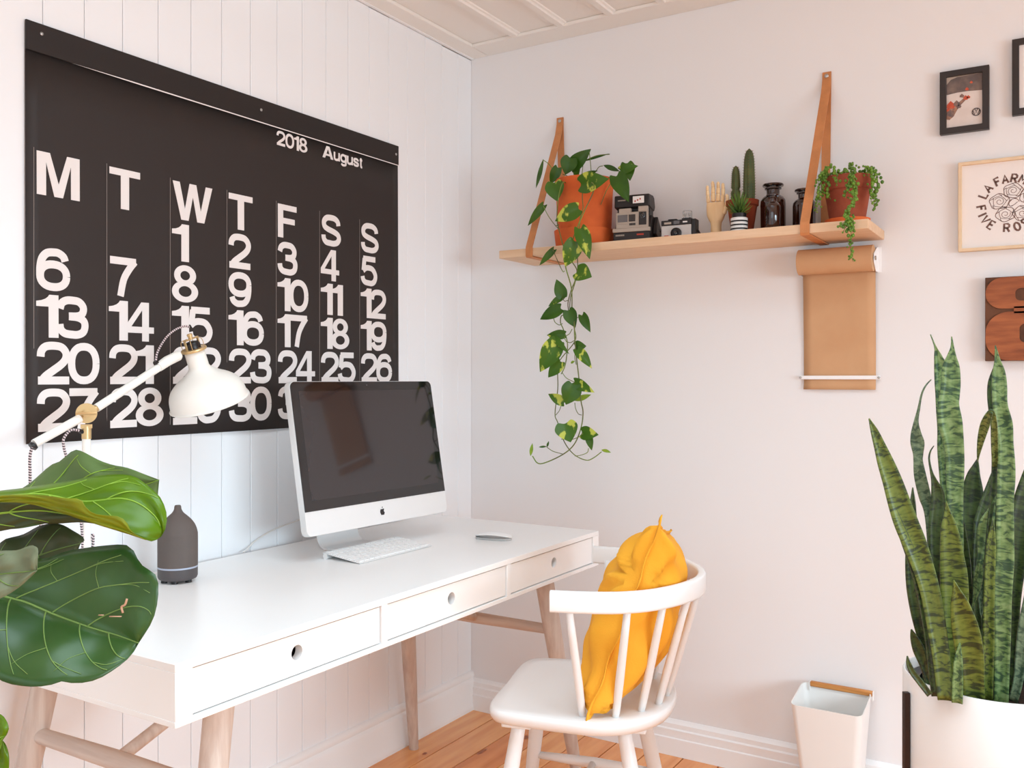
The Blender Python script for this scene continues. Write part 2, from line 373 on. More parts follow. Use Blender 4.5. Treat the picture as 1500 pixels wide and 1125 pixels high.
kn.build('floor_knots', knot, fl, kind='stuff')

wl = struct('wall_left')
MB().box((-.12, RY, -.05), (-.011, .1, 2.5)).build('backing', M['groove'], wl)
BW = .0969; y = -.086+BW; k = 0
while y > RY:
    y0 = y-BW
    a, b = y0+.0006, min(0, y)-.0006
    top = 2.3765-random.choice((0, 0, .001, .002))
    # board with a chamfered bead along each long edge
    e = .002
    mb = MB().prism([(-.012, a, .1), (-.012, b, .1), (-e, b, .1), (0, b-e, .1), (0, a+e, .1), (-e, a, .1)], (0, 0, top-.1))
    mb.build('board', M['board'], wl)
    y = y0; k += 1
wr = struct('wall_far')
MB().box((-.12, 0, -.05), (RX+.1, .1, 2.5)).build('plaster', M['wall'], wr)
# the right wall and the wall behind the camera, with a window opening; the rear one is added to let light in
wq = struct('wall_right')
mb = MB(); W0, W1, S0, S1 = -3.7, -1.0, .0, 1.75
mb.box((RX, RY, -.05), (RX+.1, W0, 2.5)); mb.box((RX, W1, -.05), (RX+.1, .1, 2.5)); mb.box((RX, W0, -.05), (RX+.1, W1, S0)); mb.box((RX, W0, S1), (RX+.1, W1, 2.5))
mb.build('plaster', M['wall'], wq)
wb = struct('wall_back')
mb = MB(); mb.box((-.12, RY-.1, -.05), (.5, RY, 2.5)); mb.box((3.3, RY-.1, -.05), (RX+.1, RY, 2.5)); mb.box((.5, RY-.1, -.05), (3.3, RY, .1)); mb.box((.5, RY-.1, 2.2), (3.3, RY, 2.5))
mb.build('plaster', M['wall'], wb)
def window(name, pts):
    o = struct(name); mb = MB()
    for a, b in pts: mb.box(a, b)
    mb.build('window_frame', M['trim'], o, bevel=.004); return o
window('window_1', [((RX+.02, W0, S0), (RX+.07, W0+.05, S1)), ((RX+.02, W1-.05, S0), (RX+.07, W1, S1)), ((RX+.02, W0+.05, S0), (RX+.07, W1-.05, S0+.05)), ((RX+.02, W0+.05, S1-.05), (RX+.07, W1-.05, S1)), ((RX+.03, (W0+W1)/2-.02, S0+.05), (RX+.06, (W0+W1)/2+.02, S1-.05))])
window('added_rear_window', [((.5, RY-.07, .1), (.55, RY-.02, 2.2)), ((3.25, RY-.07, .1), (3.3, RY-.02, 2.2)), ((.55, RY-.07, .1), (3.25, RY-.02, .15)), ((.55, RY-.07, 2.15), (3.25, RY-.02, 2.2))])  # unseen rear window frame, added along with the fill light behind it
ce = struct('ceiling')
window('added_skylight', [((.85, -2.4, 2.40), (.90, -1.1, 2.5)), ((2.40, -2.4, 2.40), (2.45, -1.1, 2.5)), ((.90, -2.4, 2.40), (2.40, -2.35, 2.5)), ((.90, -1.15, 2.40), (2.40, -1.1, 2.5))])  # unseen skylight frame, added so light can come from above
KX0, KX1, KY0, KY1 = .85, 2.45, -2.4, -1.1   # opening for the added, unseen skylight
mb = MB(); mb.box((-.12, RY-.1, CZ), (KX0, .1, CZ+.08)); mb.box((KX1, RY-.1, CZ), (RX+.1, .1, CZ+.08)); mb.box((KX0, RY-.1, CZ), (KX1, KY0, CZ+.08)); mb.box((KX0, KY1, CZ), (KX1, .1, CZ+.08))
mb.build('ceiling_sheet', M['ceil'], ce)
MB().box((0, RY, CZ-.0125), (.075, 0, CZ)).build('border_board', M['ceil'], ce, bevel=.003)
MB().box((.075, -.105, CZ-.0125), (RX, 0, CZ)).build('border_board', M['ceil'], ce, bevel=.003)
x = .252
while x < RX:
    mb = MB(); n = 8
    sec = [(x-.022, CZ), (x-.020, CZ-.004), (x-.014, CZ-.006), (x-.011, CZ-.012), (x+.011, CZ-.012), (x+.014, CZ-.006), (x+.020, CZ-.004), (x+.022, CZ)]
    if KX0-.03 < x < KX1+.03: mb.prism([(a, RY, b) for a, b in sec], (0, KY0-RY, 0)); mb.prism([(a, KY1, b) for a, b in sec], (0, -KY1-.105, 0))
    else: mb.prism([(a, RY, b) for a, b in sec], (0, -RY-.105, 0))
    mb.build('ceiling_batten', M['ceil'], ce, smooth=True)
    x += .1795
# cornice strips
for nm, sec, vec in (('trim_1', [(0, 2.3775), (.016, 2.3775), (.016, 2.380), (0, 2.380)], None),):
    o = struct(nm); MB().box((0, RY, 2.3775), (.012, 0, 2.3795)).build('cornice_strip', M['trim'], o)
# baseboards with a moulded section (t = depth off the wall, z)
def bboard(name, prof, along):
    o = struct(name)
    if along == 'y': MB().prism([(t, RY, z) for t, z in prof], (0, -RY, 0)).build('moulding', M['trim'], o, smooth=True)
    else: MB().prism([(0, -t, z) for t, z in prof], (RX, 0, 0)).build('moulding', M['trim'], o, smooth=True)
bboard('baseboard_left', [(-.01, 0), (.022, 0), (.022, .018), (.019, .022), (.017, .100), (.014, .106), (.008, .112), (.012, .120), (.010, .130), (.002, .137), (-.01, .137)], 'y')
bboard('baseboard_far', [(-.01, 0), (.020, 0), (.020, .055), (.016, .058), (.017, .082), (.012, .086), (.012, .100), (.006, .106), (.002, .112), (-.01, .112)], 'x')

# ---------------------------------------------------------------- wall calendar
cal = thing('wall_calendar', 'large black wall calendar with giant white numerals for August 2018', 'calendar', (0, -1.056, 1.07))
PY0, PY1, PZ0, PZ1 = -1.679, -.434, 1.069, 1.967
mb = MB(); NX = 40
vs = []; fs = []
for i in range(NX+1):
    yy = PY0+(PY1-PY0)*i/NX
    for j in range(9):
        zz = PZ0+(1.905-PZ0)*j/8
        d = .004+.003*math.sin(i*.35+1)*((8-j)/8)+.002*((8-j)/8)
        vs.append((d, yy, zz))
for i in range(NX):
    for j in range(8):
        a = i*9+j; fs.append((a, a+9, a+10, a+1))
mb.add(vs, fs).build('sheet', M['black'], cal, True, smooth=True, solid=.0012)
def cx(yy, zz):
    i = (yy-PY0)/(PY1-PY0)*NX; f_ = max(0, min(1, (1.905-zz)/(1.905-PZ0)))
    return .0047+.003*math.sin(i*.35+1)*f_+.002*f_
MB().box((.003, PY0, 1.9045), (.0085, PY1, PZ1)).build('header_band', M['band'], cal, True, bevel=.0006, seg=1)
MB().prism([(.0088, -1.575, 1.9035), (.0088, -1.40, 1.9022), (.0088, PY1, 1.9025), (.0088, PY1, 1.9050), (.0088, -1.42, 1.9052)], (.0004, 0, 0)).build('white_paper_edge', M['print'], cal, True)
for yy, zz in ((-1.645, 1.946), (-1.026, 1.938), (-.448, 1.938)):
    MB().sphere((.009, yy, zz), .0042, 8, .5, Matrix.Rotation(PI/2, 3, 'Y')).build('screw', M['steel'], cal, True, smooth=2)
cols = [-1.662+.1731*i for i in range(7)]
for c_ in cols:
    mb = MB(); mb.box((cx(c_, 1.4), c_-.0005, 1.095), (cx(c_, 1.4)+.0006, c_+.0004, 1.70)); mb.build('column_rule', M['printline'], cal, True)
DW, DH = .0775, .0925
def numeral(txt, y0, z0, h=DH, ws=None, gap=-.006, name='numeral', pen=.0172):
    mb = MB(); yy = y0
    for i, c in enumerate(txt):
        w_ = ws[i] if ws else (.050 if c == '1' else DW)
        mb2 = MB(); put_glyph(mb2, c, (0, 0, 0), (0, 1, 0), (0, 0, 1), (1, 0, 0), w_, h, pen)
        mb.add([Vector((cx(yy+v.y, z0+v.z)+v.x, yy+v.y, z0+v.z)) for v in mb2.v], mb2.f)
        yy += w_+gap
    mb.build(name, M['print'], cal, True)
for c, col, w_ in zip('MTWTFSS', cols, (.099, .081, .120, .081, .072, .083, .083)):
    numeral(c, col+.007, 1.602, .093, [w_], name='weekday_letter')
for d in range(1, 32):
    wd = (d+1) % 7; row = (d+1)//7
    numeral(str(d), cols[wd]+.005, 1.4985-row*.1012)
numeral('2018', -.967, 1.857, .041, [.0335, .0335, .019, .0335], 0, 'year', .0072)
mb = MB(); yy = -.786
for c, w_, h_, dz in (('A', .046, .036, 0), ('u', .027, .027, 0), ('g', .028, .037, -.010), ('u', .027, .027, 0), ('s', .026, .027, 0), ('t', .017, .034, 0)):
    put_glyph(mb, c, (.0055, yy, 1.860+dz), (0, 1, 0), (0, 0, 1), (1, 0, 0), w_, h_, .0068); yy += w_+.0015
mb.build('month', M['print'], cal, True)

# ---------------------------------------------------------------- desk
DX, DY0, DY1, DZ0, DZ = .66, -1.814, -.284, .643, .747
desk = thing('desk', 'long white lacquered desk with three drawers and splayed pale wooden legs', 'desk', (.34, -1.05, 0))
MB().box((.024, DY0, DZ-.014), (DX, DY1, DZ)).build('tabletop', M['desk'], desk, True, bevel=.0012)
mb = MB()
mb.box((.024, DY0, DZ0), (DX, DY1, DZ0+.010))
mb.box((.024, DY0, DZ0+.010), (.04, DY1, DZ-.014))
mb.box((.04, DY0, DZ0+.010), (DX, DY0+.035, DZ-.014)); mb.box((.04, DY1-.035, DZ0+.010), (DX, DY1, DZ-.014))
mb.box((.04, -1.299, DZ0+.010), (DX, -1.281, DZ-.014)); mb.box((.04, -.806, DZ0+.010), (DX, -.788, DZ-.014))
mb.build('carcass', M['desk'], desk, True, bevel=.0008, seg=1)
for y0, y1 in ((-1.779, -1.299), (-1.281, -.806), (-.788, -.319)):
    # drawer front with a round finger hole, set back a few millimetres
    a, b, z0, z1 = y0+.0024, y1-.0024, DZ0+.0125, DZ-.0168
    cy, cz, r = (a+b)/2, (z0+z1)/2+.003, .0142; n = 28
    vs, fs = [], []
    ca = math.atan2((z1-z0)/2, (b-a)/2)
    TH_ = sorted([2*PI*i/n for i in range(n)]+[ca, PI-ca, PI+ca, 2*PI-ca]); n = len(TH_)
    for xx in (DX-.005, DX-.023):
        for i in range(n):
            t = TH_[i]; vs.append((xx, cy+r*math.cos(t), cz+r*math.sin(t)))
        for i in range(n):
            t = TH_[i]; c_, s_ = math.cos(t), math.sin(t)
            k_ = min(((b-a)/2)/max(abs(c_), 1e-6), ((z1-z0)/2)/max(abs(s_), 1e-6))
            vs.append((xx, min(b, max(a, (a+b)/2+c_*k_)), min(z1, max(z0, (z0+z1)/2+s_*k_))))
    for i in range(n):
        j = (i+1) % n
        fs += [(i, n+i, n+j, j), (2*n+i, 2*n+j, 3*n+j, 3*n+i), (i, j, 2*n+j, 2*n+i), (n+i, 3*n+i, 3*n+j, n+j)]
    front = MB().add(vs, fs).build('drawer', M['desk'], desk, True)
    tray = MB(); tray.box((.08, a+.012, z0), (DX-.022, b-.012, z0+.006)); tray.box((.08, a+.012, z0+.006), (DX-.022, a+.02, z1-.02)); tray.box((.08, b-.02, z0+.006), (DX-.022, b-.012, z1-.02))
    tray.build('drawer_tray', M['blackpl'], front, True)  # coloured black so the finger hole looks shaded inside
legs = {'fl': ((.60, -1.672, DZ0), (.655, -1.80, 0)), 'bl': ((.115, -1.688, DZ0), (.07, -1.81, 0)),
        'fr': ((.612, -.535, DZ0), (.640, -.375, 0)), 'br': ((.112, -.535, DZ0), (.052, -.41, 0))}
for k_, (a, b) in legs.items():
    a, b = Vector(a), Vector(b); b.z = .0005
    MB().tube([a, a.lerp(b, .25), a.lerp(b, .6), b], [.0265, .0255, .0215, .0155], 24).build('leg', M['legwood'], desk, True, smooth=True)
L = {k_: (lambda z, a=Vector(a), b=Vector(b): a.lerp(b, (DZ0-z)/DZ0)) for k_, (a, b) in legs.items()}
MB().tube([L['bl'](.49), L['bl'](.49).lerp(L['fl'](.49), .5), L['fl'](.49)], [.015, .0185, .015], 18).build('stretcher', M['railwood'], desk, True, smooth=True)
MB().tube([L['br'](.49), L['br'](.49).lerp(L['fr'](.49), .5), L['fr'](.49)], [.014, .017, .014], 18).build('stretcher', M['railwood'], desk, True, smooth=True)
ml = L['bl'](.49).lerp(L['fl'](.49), .5); mr = L['br'](.49).lerp(L['fr'](.49), .5)
MB().tube([ml, (.35, -1.25, DZ0)], .0125, 16).build('brace', M['legwood'], desk, True, smooth=True)
MB().tube([mr, (.35, -.92, DZ0)], .0125, 16).build('brace', M['legwood'], desk, True, smooth=True)

# ---------------------------------------------------------------- monitor computer
mw, mh, mt = .545, .390, math.radians(10.0); myaw = math.radians(86.65)
mon = thing('desktop_computer', 'silver all-in-one desktop computer with dark glossy screen on desk', 'computer', (.15, -.880, DZ), myaw)
# local axes: x along the screen (towards the corner), -y out of the screen, z up
b0 = Matrix.Rotation(-myaw, 3, 'Z') @ (Vector((.300, -.862, .8165))-Vector((.15, -.880, DZ)))
MT = Matrix.Translation(b0) @ Matrix.Rotation(-mt, 4, 'X')
def rrect(x0, x1, z0, z1, r, n=6):
    out = []
    for cx_, cz_, a0 in ((x1-r, z1-r, 0), (x0+r, z1-r, PI/2), (x0+r, z0+r, PI), (x1-r, z0+r, 1.5*PI)):
        for i in range(n+1): a = a0+PI/2*i/n; out.append((cx_+r*math.cos(a), cz_+r*math.sin(a)))
    return out
chin = .0612
rr = rrect(-mw/2, mw/2, 0, mh, .016)
mb = MB(); n = len(rr)
rings = [(0, 1, 0), (.0, 1, .0), (-.022, 1, 0), (-.034, .90, .02), (-.040, .55, .09)]
vs = []
for d, s_, _ in ((.0015, .998, 0), (0, 1, 0), (-.018, 1, 0), (-.026, .97, 0), (-.038, .78, 0), (-.044, .45, 0)):
    for x_, z_ in rr: vs.append(MT @ Vector((x_*s_, -d, mh/2+(z_-mh/2)*s_)))
fs = [(i*n+k_, i*n+(k_+1) % n, (i+1)*n+(k_+1) % n, (i+1)*n+k_) for i in range(5) for k_ in range(n)]+[tuple(range(n)), tuple(5*n+k_ for k_ in range(n))]
body = mb.add(vs, fs).build('casing', M['alu'], mon, smooth=True)
top = [p for p in rrect(-mw/2+.001, mw/2-.001, chin, mh-.001, .015) if True]
top = [(x_, z_) for x_, z_ in top]
pg = []
for x_, z_ in rrect(-mw/2+.0015, mw/2-.0015, chin-.02, mh-.0015, .015):
    pg.append((x_, max(z_, chin)))
MB().prism([MT @ Vector((x_, -.0016, z_)) for x_, z_ in pg], (MT.to_3x3() @ Vector((0, -.0016, 0)))).build('glass_border', M['bezel'], mon)
m_ = .026
MB().prism([MT @ Vector(p) for p in ((-mw/2+m_, -.0032, chin+m_), (mw/2-m_, -.0032, chin+m_), (mw/2-m_, -.0032, mh-m_), (-mw/2+m_, -.0032, mh-m_))], (MT.to_3x3() @ Vector((0, -.0003, 0)))).build('screen', M['screen'], mon)
MB().lathe([(.0001, 0), (.0018, 0), (.0018, .0004), (.0001, .0004)], 12, MT @ Vector((0, -.0033, mh-.0115)), m=(MT.to_3x3() @ Matrix.Rotation(PI/2, 3, 'X'))).build('webcam', M['glassblue'], mon)
# fruit emblem
ap = [(0,.62),(.12,.70),(.28,.72),(.42,.62),(.34,.52),(.30,.38),(.34,.24),(.46,.14),(.38,-.06),(.26,-.22),(.14,-.24),(0,-.18),(-.14,-.24),(-.26,-.22),(-.40,-.02),(-.48,.22),(-.44,.48),(-.30,.68),(-.14,.70)]
ap = smooth_path([(x_, z_-.1, 0) for x_, z_ in ap], 3)
lf = smooth_path([(.0,.72,0),(.02,.86,0),(.16,.96,0),(.15,.82,0),(.0,.72,0)], 4)[:-1]
lg = MB(); sc_ = .0175; cz_ = chin/2-.002
for poly in (ap, lf): lg.prism([MT @ Vector((p.x*sc_, -.0016, cz_+p.y*sc_)) for p in poly], (MT.to_3x3() @ Vector((0, -.0006, 0))))
lg.build('emblem', M['logo'], mon)
# L shaped stand: plate bent from behind the case down and forward over the desk
st = smooth_path([(0, .010, .155), (0, .008, .10), (0, .002, .05), (0, -.005, .022), (0, -.020, .006), (0, -.04, .0035), (0, -.09, .0035)], 6)
vs = []; sw = .075
for i, p in enumerate(st):
    T = (st[min(i+1, len(st)-1)]-st[max(0, i-1)]).normalized(); q = Vector((0, T.z, -T.y))*.003
    for sx in (-sw, sw):
        vs += [p+q+Vector((sx, 0, 0)), p-q+Vector((sx, 0, 0))]
fs = []
for i in range(len(st)-1):
    b = 4*i; fs += [(b, b+2, b+6, b+4), (b+1, b+5, b+7, b+3), (b, b+4, b+5, b+1), (b+2, b+3, b+7, b+6)]
fs += [(0, 1, 3, 2), tuple(4*(len(st)-1)+q for q in (0, 2, 3, 1))]
MB().add(vs, fs).build('stand', M['alu'], mon, smooth=True)
MB().tube([(0, -.01, .13), MT @ Vector((0, .04, .16))], .02, 16).build('hinge', M['alub'], mon, smooth=True)

# keyboard
kb = thing('keyboard', 'slim white and silver keyboard in front of the computer', 'keyboard', (.320, -.905, DZ), math.radians(89))
KM = Matrix.Translation((0, 0, .0075)) @ Matrix.Rotation(math.radians(-6), 4, 'X').inverted()
kw, kd = .288, .128
MB().box((-kw/2, -kd/2, 0), (kw/2, kd/2, .0028), KM).build('base', M['alu'], kb, bevel=.001)
MB().cyl(KM @ Vector((-kw/2, kd/2-.010, -.006)), KM @ Vector((kw/2, kd/2-.010, -.006)), .0075).build('battery_tube', M['alu'], kb, smooth=True)
MB().box((-kw/2+.01, -kd/2+.004, -.0045), (kw/2-.01, -kd/2+.010, 0), KM).build('front_foot', M['key'], kb)
rows = [[1]*14, [1]*13+[1.35], [1.5]+[1]*12+[.85], [1.75]+[1]*11+[1.6], [2.3]+[1]*10+[2.05], [1, 1, 1, 1.25, 5.1, 1.25, 1, 1, 1, 1]]
hs = [.6, 1, 1, 1, 1, 1]; cache = {}
zt = kd/2-.005; pitch = (kd-.010)/sum(hs)
for r_, hh in zip(rows, hs):
    xx = -kw/2+.004; un = (kw-.008)/sum(r_)
    for u_ in r_:
        w_ = un*u_-.003; h_ = pitch*hh-.003; key_ = (round(w_, 4), round(h_, 4))
        if key_ not in cache:
            o = MB().box((-w_/2, -h_/2, 0), (w_/2, h_/2, .0022)).build('key', M['key'], kb); cache[key_] = o
        else:
            o = cache[key_].copy(); COL.objects.link(o); o.parent = kb
        o.matrix_local = KM @ Matrix.Translation((xx+un*u_/2, zt-pitch*hh/2, .0028)); xx += un*u_
    zt -= pitch*hh

# mouse
ms = thing('computer_mouse', 'low white wireless mouse lying on the desk right of the keyboard', 'mouse', (.470, -.577, DZ), math.radians(14))
vs, fs = [], []; NU, NV = 20, 10
for i in range(NU+1):
    u = -1+2*i/NU
    for j in range(NV+1):
        v = -1+2*j/NV; hw = .027*(1-abs(u)**3.2)**.45 if abs(u) < 1 else 0
        z = .006+.0155*(1-u*u)**.6*(1-.35*v*v)
        vs.append((u*.056, v*hw, z))
for i in range(NU):
    for j in range(NV): a = i*(NV+1)+j; fs.append((a, a+NV+1, a+NV+2, a+1))
MB().add(vs, fs).build('top_shell', M['key'], ms, smooth=2, solid=.0015)
vs = []
for i in range(NU+1):
    u = -1+2*i/NU; hw = .0262*(1-abs(u)**3.2)**.45 if abs(u) < 1 else 0
    for v, z in ((-1, .0065), (-.85, .0005), (.85, .0005), (1, .0065)): vs.append((u*.0545, v*hw, z))
fs = [(i*4+k_, i*4+(k_+1) % 4, i*4+4+(k_+1) % 4, i*4+4+k_) for i in range(NU) for k_ in range(4)]
MB().add(vs, fs).build('underside', M['alub'], ms, smooth=True)

# ---------------------------------------------------------------- diffuser
df = thing('aroma_diffuser', 'dark grey bottle-shaped ceramic diffuser standing on the left of the desk', 'diffuser', (.155, -1.412, DZ))
prof = [(.043, .036), (.0435, .040), (.0435, .10), (.0425, .113), (.038, .127), (.030, .139), (.020, .149), (.0125, .156), (.0085, .163), (.0075, .169), (.0065, .172), (.005, .172), (.005, .160)]
MB().lathe(smooth2 := [(p.x, p.y) for p in smooth_path([(a, b, 0) for a, b in prof], 4)], 56, cap0=False, cap1=False).build('ceramic_cover', M['stone'], df, smooth=True)
MB().lathe([(.040, .0325), (.0437, .0325), (.0437, .0362), (.040, .0362)], 56).build('light_ring', M['lightring'], df, smooth=True)
MB().lathe([(.036, .006), (.041, .008), (.0432, .013), (.0435, .0322), (.04, .0322)], 56).build('base', M['stone2'], df, smooth=True)
for a in (0.2, 2.3, 4.3, -.9):
    MB().cyl((.030*math.cos(a), .030*math.sin(a), 0), (.030*math.cos(a), .030*math.sin(a), .0065), .007, n=14).build('foot', M['blackpl'], df)

# ---------------------------------------------------------------- desk lamp
LX = .15
def lp(px, py, dx=0): return atx(px, py, LX+dx)
base = Vector((LX, -1.634, DZ))
lamp = thing('desk_lamp', 'white enamel work lamp with brass joints leaning over the desk', 'lamp', base)
MB().lathe([(.072, 0), (.075, .003), (.075, .012), (.070, .017), (.02, .021), (.012, .03)], 48, base).build('base', M['lampwhite'], lamp, True, smooth=True)
elb = lp(133, 605)
pt = lp(126, 640)
MB().cyl(base+Vector((0, 0, .02)), Vector((base.x, base.y, pt.z)), .0085).build('pole', M['lampwhite'], lamp, True, smooth=True)
vx = Vector((.526*0+.85, -.526, 0))  # towards the viewer, level
nx = (CAM-elb); nx.z = 0; nx.normalize()
mb = MB(); c0 = Vector((base.x, base.y, 0))
mb.cyl(Vector((c0.x, c0.y, pt.z-.004)), Vector((c0.x, c0.y, pt.z+.022)), .0095)
mb.box((-.011, -.009, -.004), (.011, .009, .004), Matrix.Translation(Vector((c0.x, c0.y, pt.z+.022))) @ Matrix.Rotation(math.atan2(nx.y, nx.x)+PI/2, 4, 'Z'))
mb.build('pole_clamp', M['brass'], lamp, True, smooth=True)
ex = Vector((c0.x, c0.y, elb.z))
mb = MB(); mb.cyl(ex+nx*.006, ex+nx*.0115, .0205, n=32); mb.cyl(ex-nx*.012, ex-nx*.0065, .0205, n=32)
mb.cyl(ex+nx*.0115, ex+nx*.018, .008, n=16)
mb.build('joint_disc', M['brass'], lamp, True, smooth=True)
sd = Vector((nx.y, -nx.x, 0))*-1
mb = MB(); mb.cyl(ex+nx*.018, ex+nx*.023, .0065, n=14); mb.tube([ex+nx*.022-sd*.019, ex+nx*.024, ex+nx*.022+sd*.019], [.0035, .005, .0035], 10, flat=.5)
mb.build('wing_nut', M['brass'], lamp, True, smooth=True)
# arm: two bars in line through the elbow
a0 = lp(50, 650); a1 = lp(262, 519)
def online(p, t): return p
am = ex
MB().tube([a0, lp(117, 613)], .0088, 18).build('arm', M['lampwhite'], lamp, True, smooth=True)
MB().tube([lp(141, 598), a1], .0088, 18).build('arm', M['lampwhite'], lamp, True, smooth=True)
MB().tube([lp(118, 612), lp(141, 598)], .0068, 14).build('arm_core', M['brass'], lamp, True, smooth=True)
MB().tube([lp(232, 538), lp(245, 529), lp(261, 521), lp(263, 520)], [.0105, .0115, .0115, .009], 18).build('arm_sleeve', M['lampwhite'], lamp, True, smooth=True)
MB().tube([lp(50, 652), lp(47, 655)], .009, 14).build('arm_end_plug', M['blackpl'], lamp, True, smooth=True)
# shade: axis leans, mouth towards lower right of frame
head = lp(284, 512); mouth = lp(306, 586)
ax = (head-mouth).normalized()
SM = ax.to_track_quat('Z', 'Y').to_matrix().to_4x4()
S0 = Matrix.Translation(mouth) @ SM
k_ = .1/ .1
H = (head-mouth).length
sp = [(.0905, -.008), (.0925, -.006), (.089, -.0035), (.0885, .004), (.086, .020), (.079, .036), (.064, .051), (.043, .064), (.030, .074), (.0235, .082), (.0225, .092), (.0225, H-.002)]
sp = [(p.x, p.y) for p in smooth_path([(a, b, 0) for a, b in sp], 3)]
mb = MB(); mb.lathe(sp, 64, m=None, cap0=False, cap1=False); mb.v = [S0 @ v for v in mb.v]
mb.build('shade', M['lampwhite'], lamp, True, smooth=2, solid=.0012)
def SL(mb): mb.v = [S0 @ v for v in mb.v]; return mb
mb = MB().lathe([(.018, H-.003), (.0285, H-.003), (.0295, H), (.0285, H+.003), (.012, H+.003)], 40); SL(mb).build('brass_collar', M['brass'], lamp, True, smooth=True)
mb = MB().lathe([(.0175, H+.002), (.0175, H+.012), (.014, H+.018), (.006, H+.020)], 32); SL(mb).build('bulb_holder', M['blackpl'], lamp, True, smooth=True)
mb = MB().box((-.0028, -.020, H+.002), (.0028, -.0175, H+.026)); mb.box((-.0028, -.0205, H+.024), (.0028, .0205, H+.027)); mb.box((-.0028, .0175, H+.002), (.0028, .020, H+.026)); SL(mb).build('bracket', M['brass'], lamp, True)
mb = MB().cyl((0, 0, H+.025), (0, 0, H+.038), .0052, n=16); mb.cyl((0, 0, H+.033), (0, 0, H+.037), .0064, n=16); SL(mb).build('cord_grip', M['brass'], lamp, True, smooth=True)
for q in range(4):
    a = PI/4+q*PI/2; c_, s_ = math.cos(a), math.sin(a)
    mb = MB().tube(smooth_path([(.024*c_, .024*s_, H+.002), (.0245*c_, .0245*s_, H+.016), (.021*c_, .021*s_, H+.024), (.008*c_, .008*s_, H+.027)], 4), .0008, 6); SL(mb).build('wire_guard', M['brass'], lamp, True, smooth=True)
cordA = mat('woven_cord', (215, 198, 200), .7, var=.05)
cordB = mat('woven_cord_dark', (38, 32, 38), .7, var=.05)
def woven(path, r, turns=1):
    "fabric cord: pale tube with a dark thread wound round it"
    P = resample(smooth_path(path, 8), 90)
    o = MB().tube(P, r, 10).build('cord', cordA, lamp, True, smooth=2)
    L_ = sum((b-a).length for a, b in zip(P, P[1:])); mb = MB(); N = int(L_/.0052)
    for i in range(N):
        t = (i+.5)/N*(len(P)-1); j = min(int(t), len(P)-2); p = P[j].lerp(P[j+1], t-j); T = (P[j+1]-P[j]).normalized()
        tl = (T+T.orthogonal().normalized()*.35).normalized()
        mb.cyl(p-tl*.0011, p+tl*.0011, r*1.10, n=10)
    mb.build('thread', cordB, o, True, kind='stuff')
woven([lp(228, 530), lp(231, 515), lp(243, 495), lp(257, 483), lp(270, 478), lp(277, 479)], .0022)
woven([lp(47, 655), lp(44, 668), lp(44, 690), lp(46, 720), lp(60, 770), (LX-.02, base.y-.07, DZ+.08), (LX-.03, base.y-.08, DZ+.014)], .0028)
woven([lp(118, 631), lp(104, 630), lp(94, 641), lp(93, 652), lp(97, 668), lp(108, 700), lp(118, 760), lp(121, 800), (LX, base.y-.012, DZ+.022)], .0026)
MB().tube([lp(116, 631), lp(122, 633)], .0042, 12).build('cord_plug', M['blackpl'], lamp, True)
MB().tube([lp(226, 532), lp(231, 531)], .0045, 12).build('cord_plug', M['blackpl'], lamp, True)
woven([lp(124, 812), lp(130, 796), lp(136, 783), lp(136, 800), lp(133, 822)], .0028)

# white cord running up behind the computer
tag(MB().tube(smooth_path([(.021, -1.10, DZ+.003), (.014, -1.08, DZ+.006), (.006, -1.05, DZ+.02), (.006, -1.0, DZ+.038), (.006, -.95, DZ+.048), (.006, -.88, DZ+.058), (.02, -.86, DZ+.07)], 8), .0018, 8).build('power_cord', M['cord'], None, smooth=2),
    'thin white power cord looping over the wall behind the computer', 'cord')

# ---------------------------------------------------------------- hanging shelf
SX0, SX1, SYF, SZ0, SZ1 = .27, 1.426, -.235, 1.604, 1.630
sh = thing('hanging_shelf', 'pale pine shelf board hung on the wall by tan leather straps', 'shelf', (.85, -.12, SZ0))
MB().box((SX0, SYF, SZ0), (SX1, -.002, SZ1)).build('board', M['shelfwood'], sh, True, bevel=.002)
for xn, xs_ in ((.373, .388), (1.267, 1.262)):
    zt = 2.098; w2 = .0125
    path = [Vector((xn, -.004, zt+.012)), Vector((xn, -.005, zt-.01)), Vector((xn*.93+xs_*.07, -.018, zt-.05)), Vector((xs_, SYF-.003, SZ1+.004)), Vector((xs_, SYF-.004, SZ1-.002)), Vector((xs_, SYF-.004, SZ0+.002)), Vector((xs_, SYF-.001, SZ0-.003)), Vector((xs_, -.012, SZ0-.003)), Vector((xs_, -.005, SZ0+.0)), Vector((xn, -.0025, zt-.02)), Vector((xn, -.0025, zt+.012))]
    # the rear run passes behind the board edge at the wall
    vs = []; X = Vector((1, 0, 0))
    for i, p in enumerate(path):
        T = (path[min(i+1, len(path)-1)]-path[max(i-1, 0)]).normalized(); q = T.cross(X).normalized()*.0013
        vs += [p-X*w2+q, p+X*w2+q, p+X*w2-q, p-X*w2-q]
    fs = [(i*4+k_, i*4+(k_+1) % 4, i*4+4+(k_+1) % 4, i*4+4+k_) for i in range(len(path)-1) for k_ in range(4)]+[(3,2,1,0), tuple(4*(len(path)-1)+k_ for k_ in range(4))]
    o = MB().add(vs, fs).build('strap', M['leather'], sh, True)
    MB().lathe([(.0001, 0), (.006, 0), (.006, .001), (.004, .0026), (.0001, .003)], 16, (xn, -.0072, zt), m=Matrix.Rotation(PI/2, 3, 'X')).build('screw', M['steel'], o, True, smooth=True)

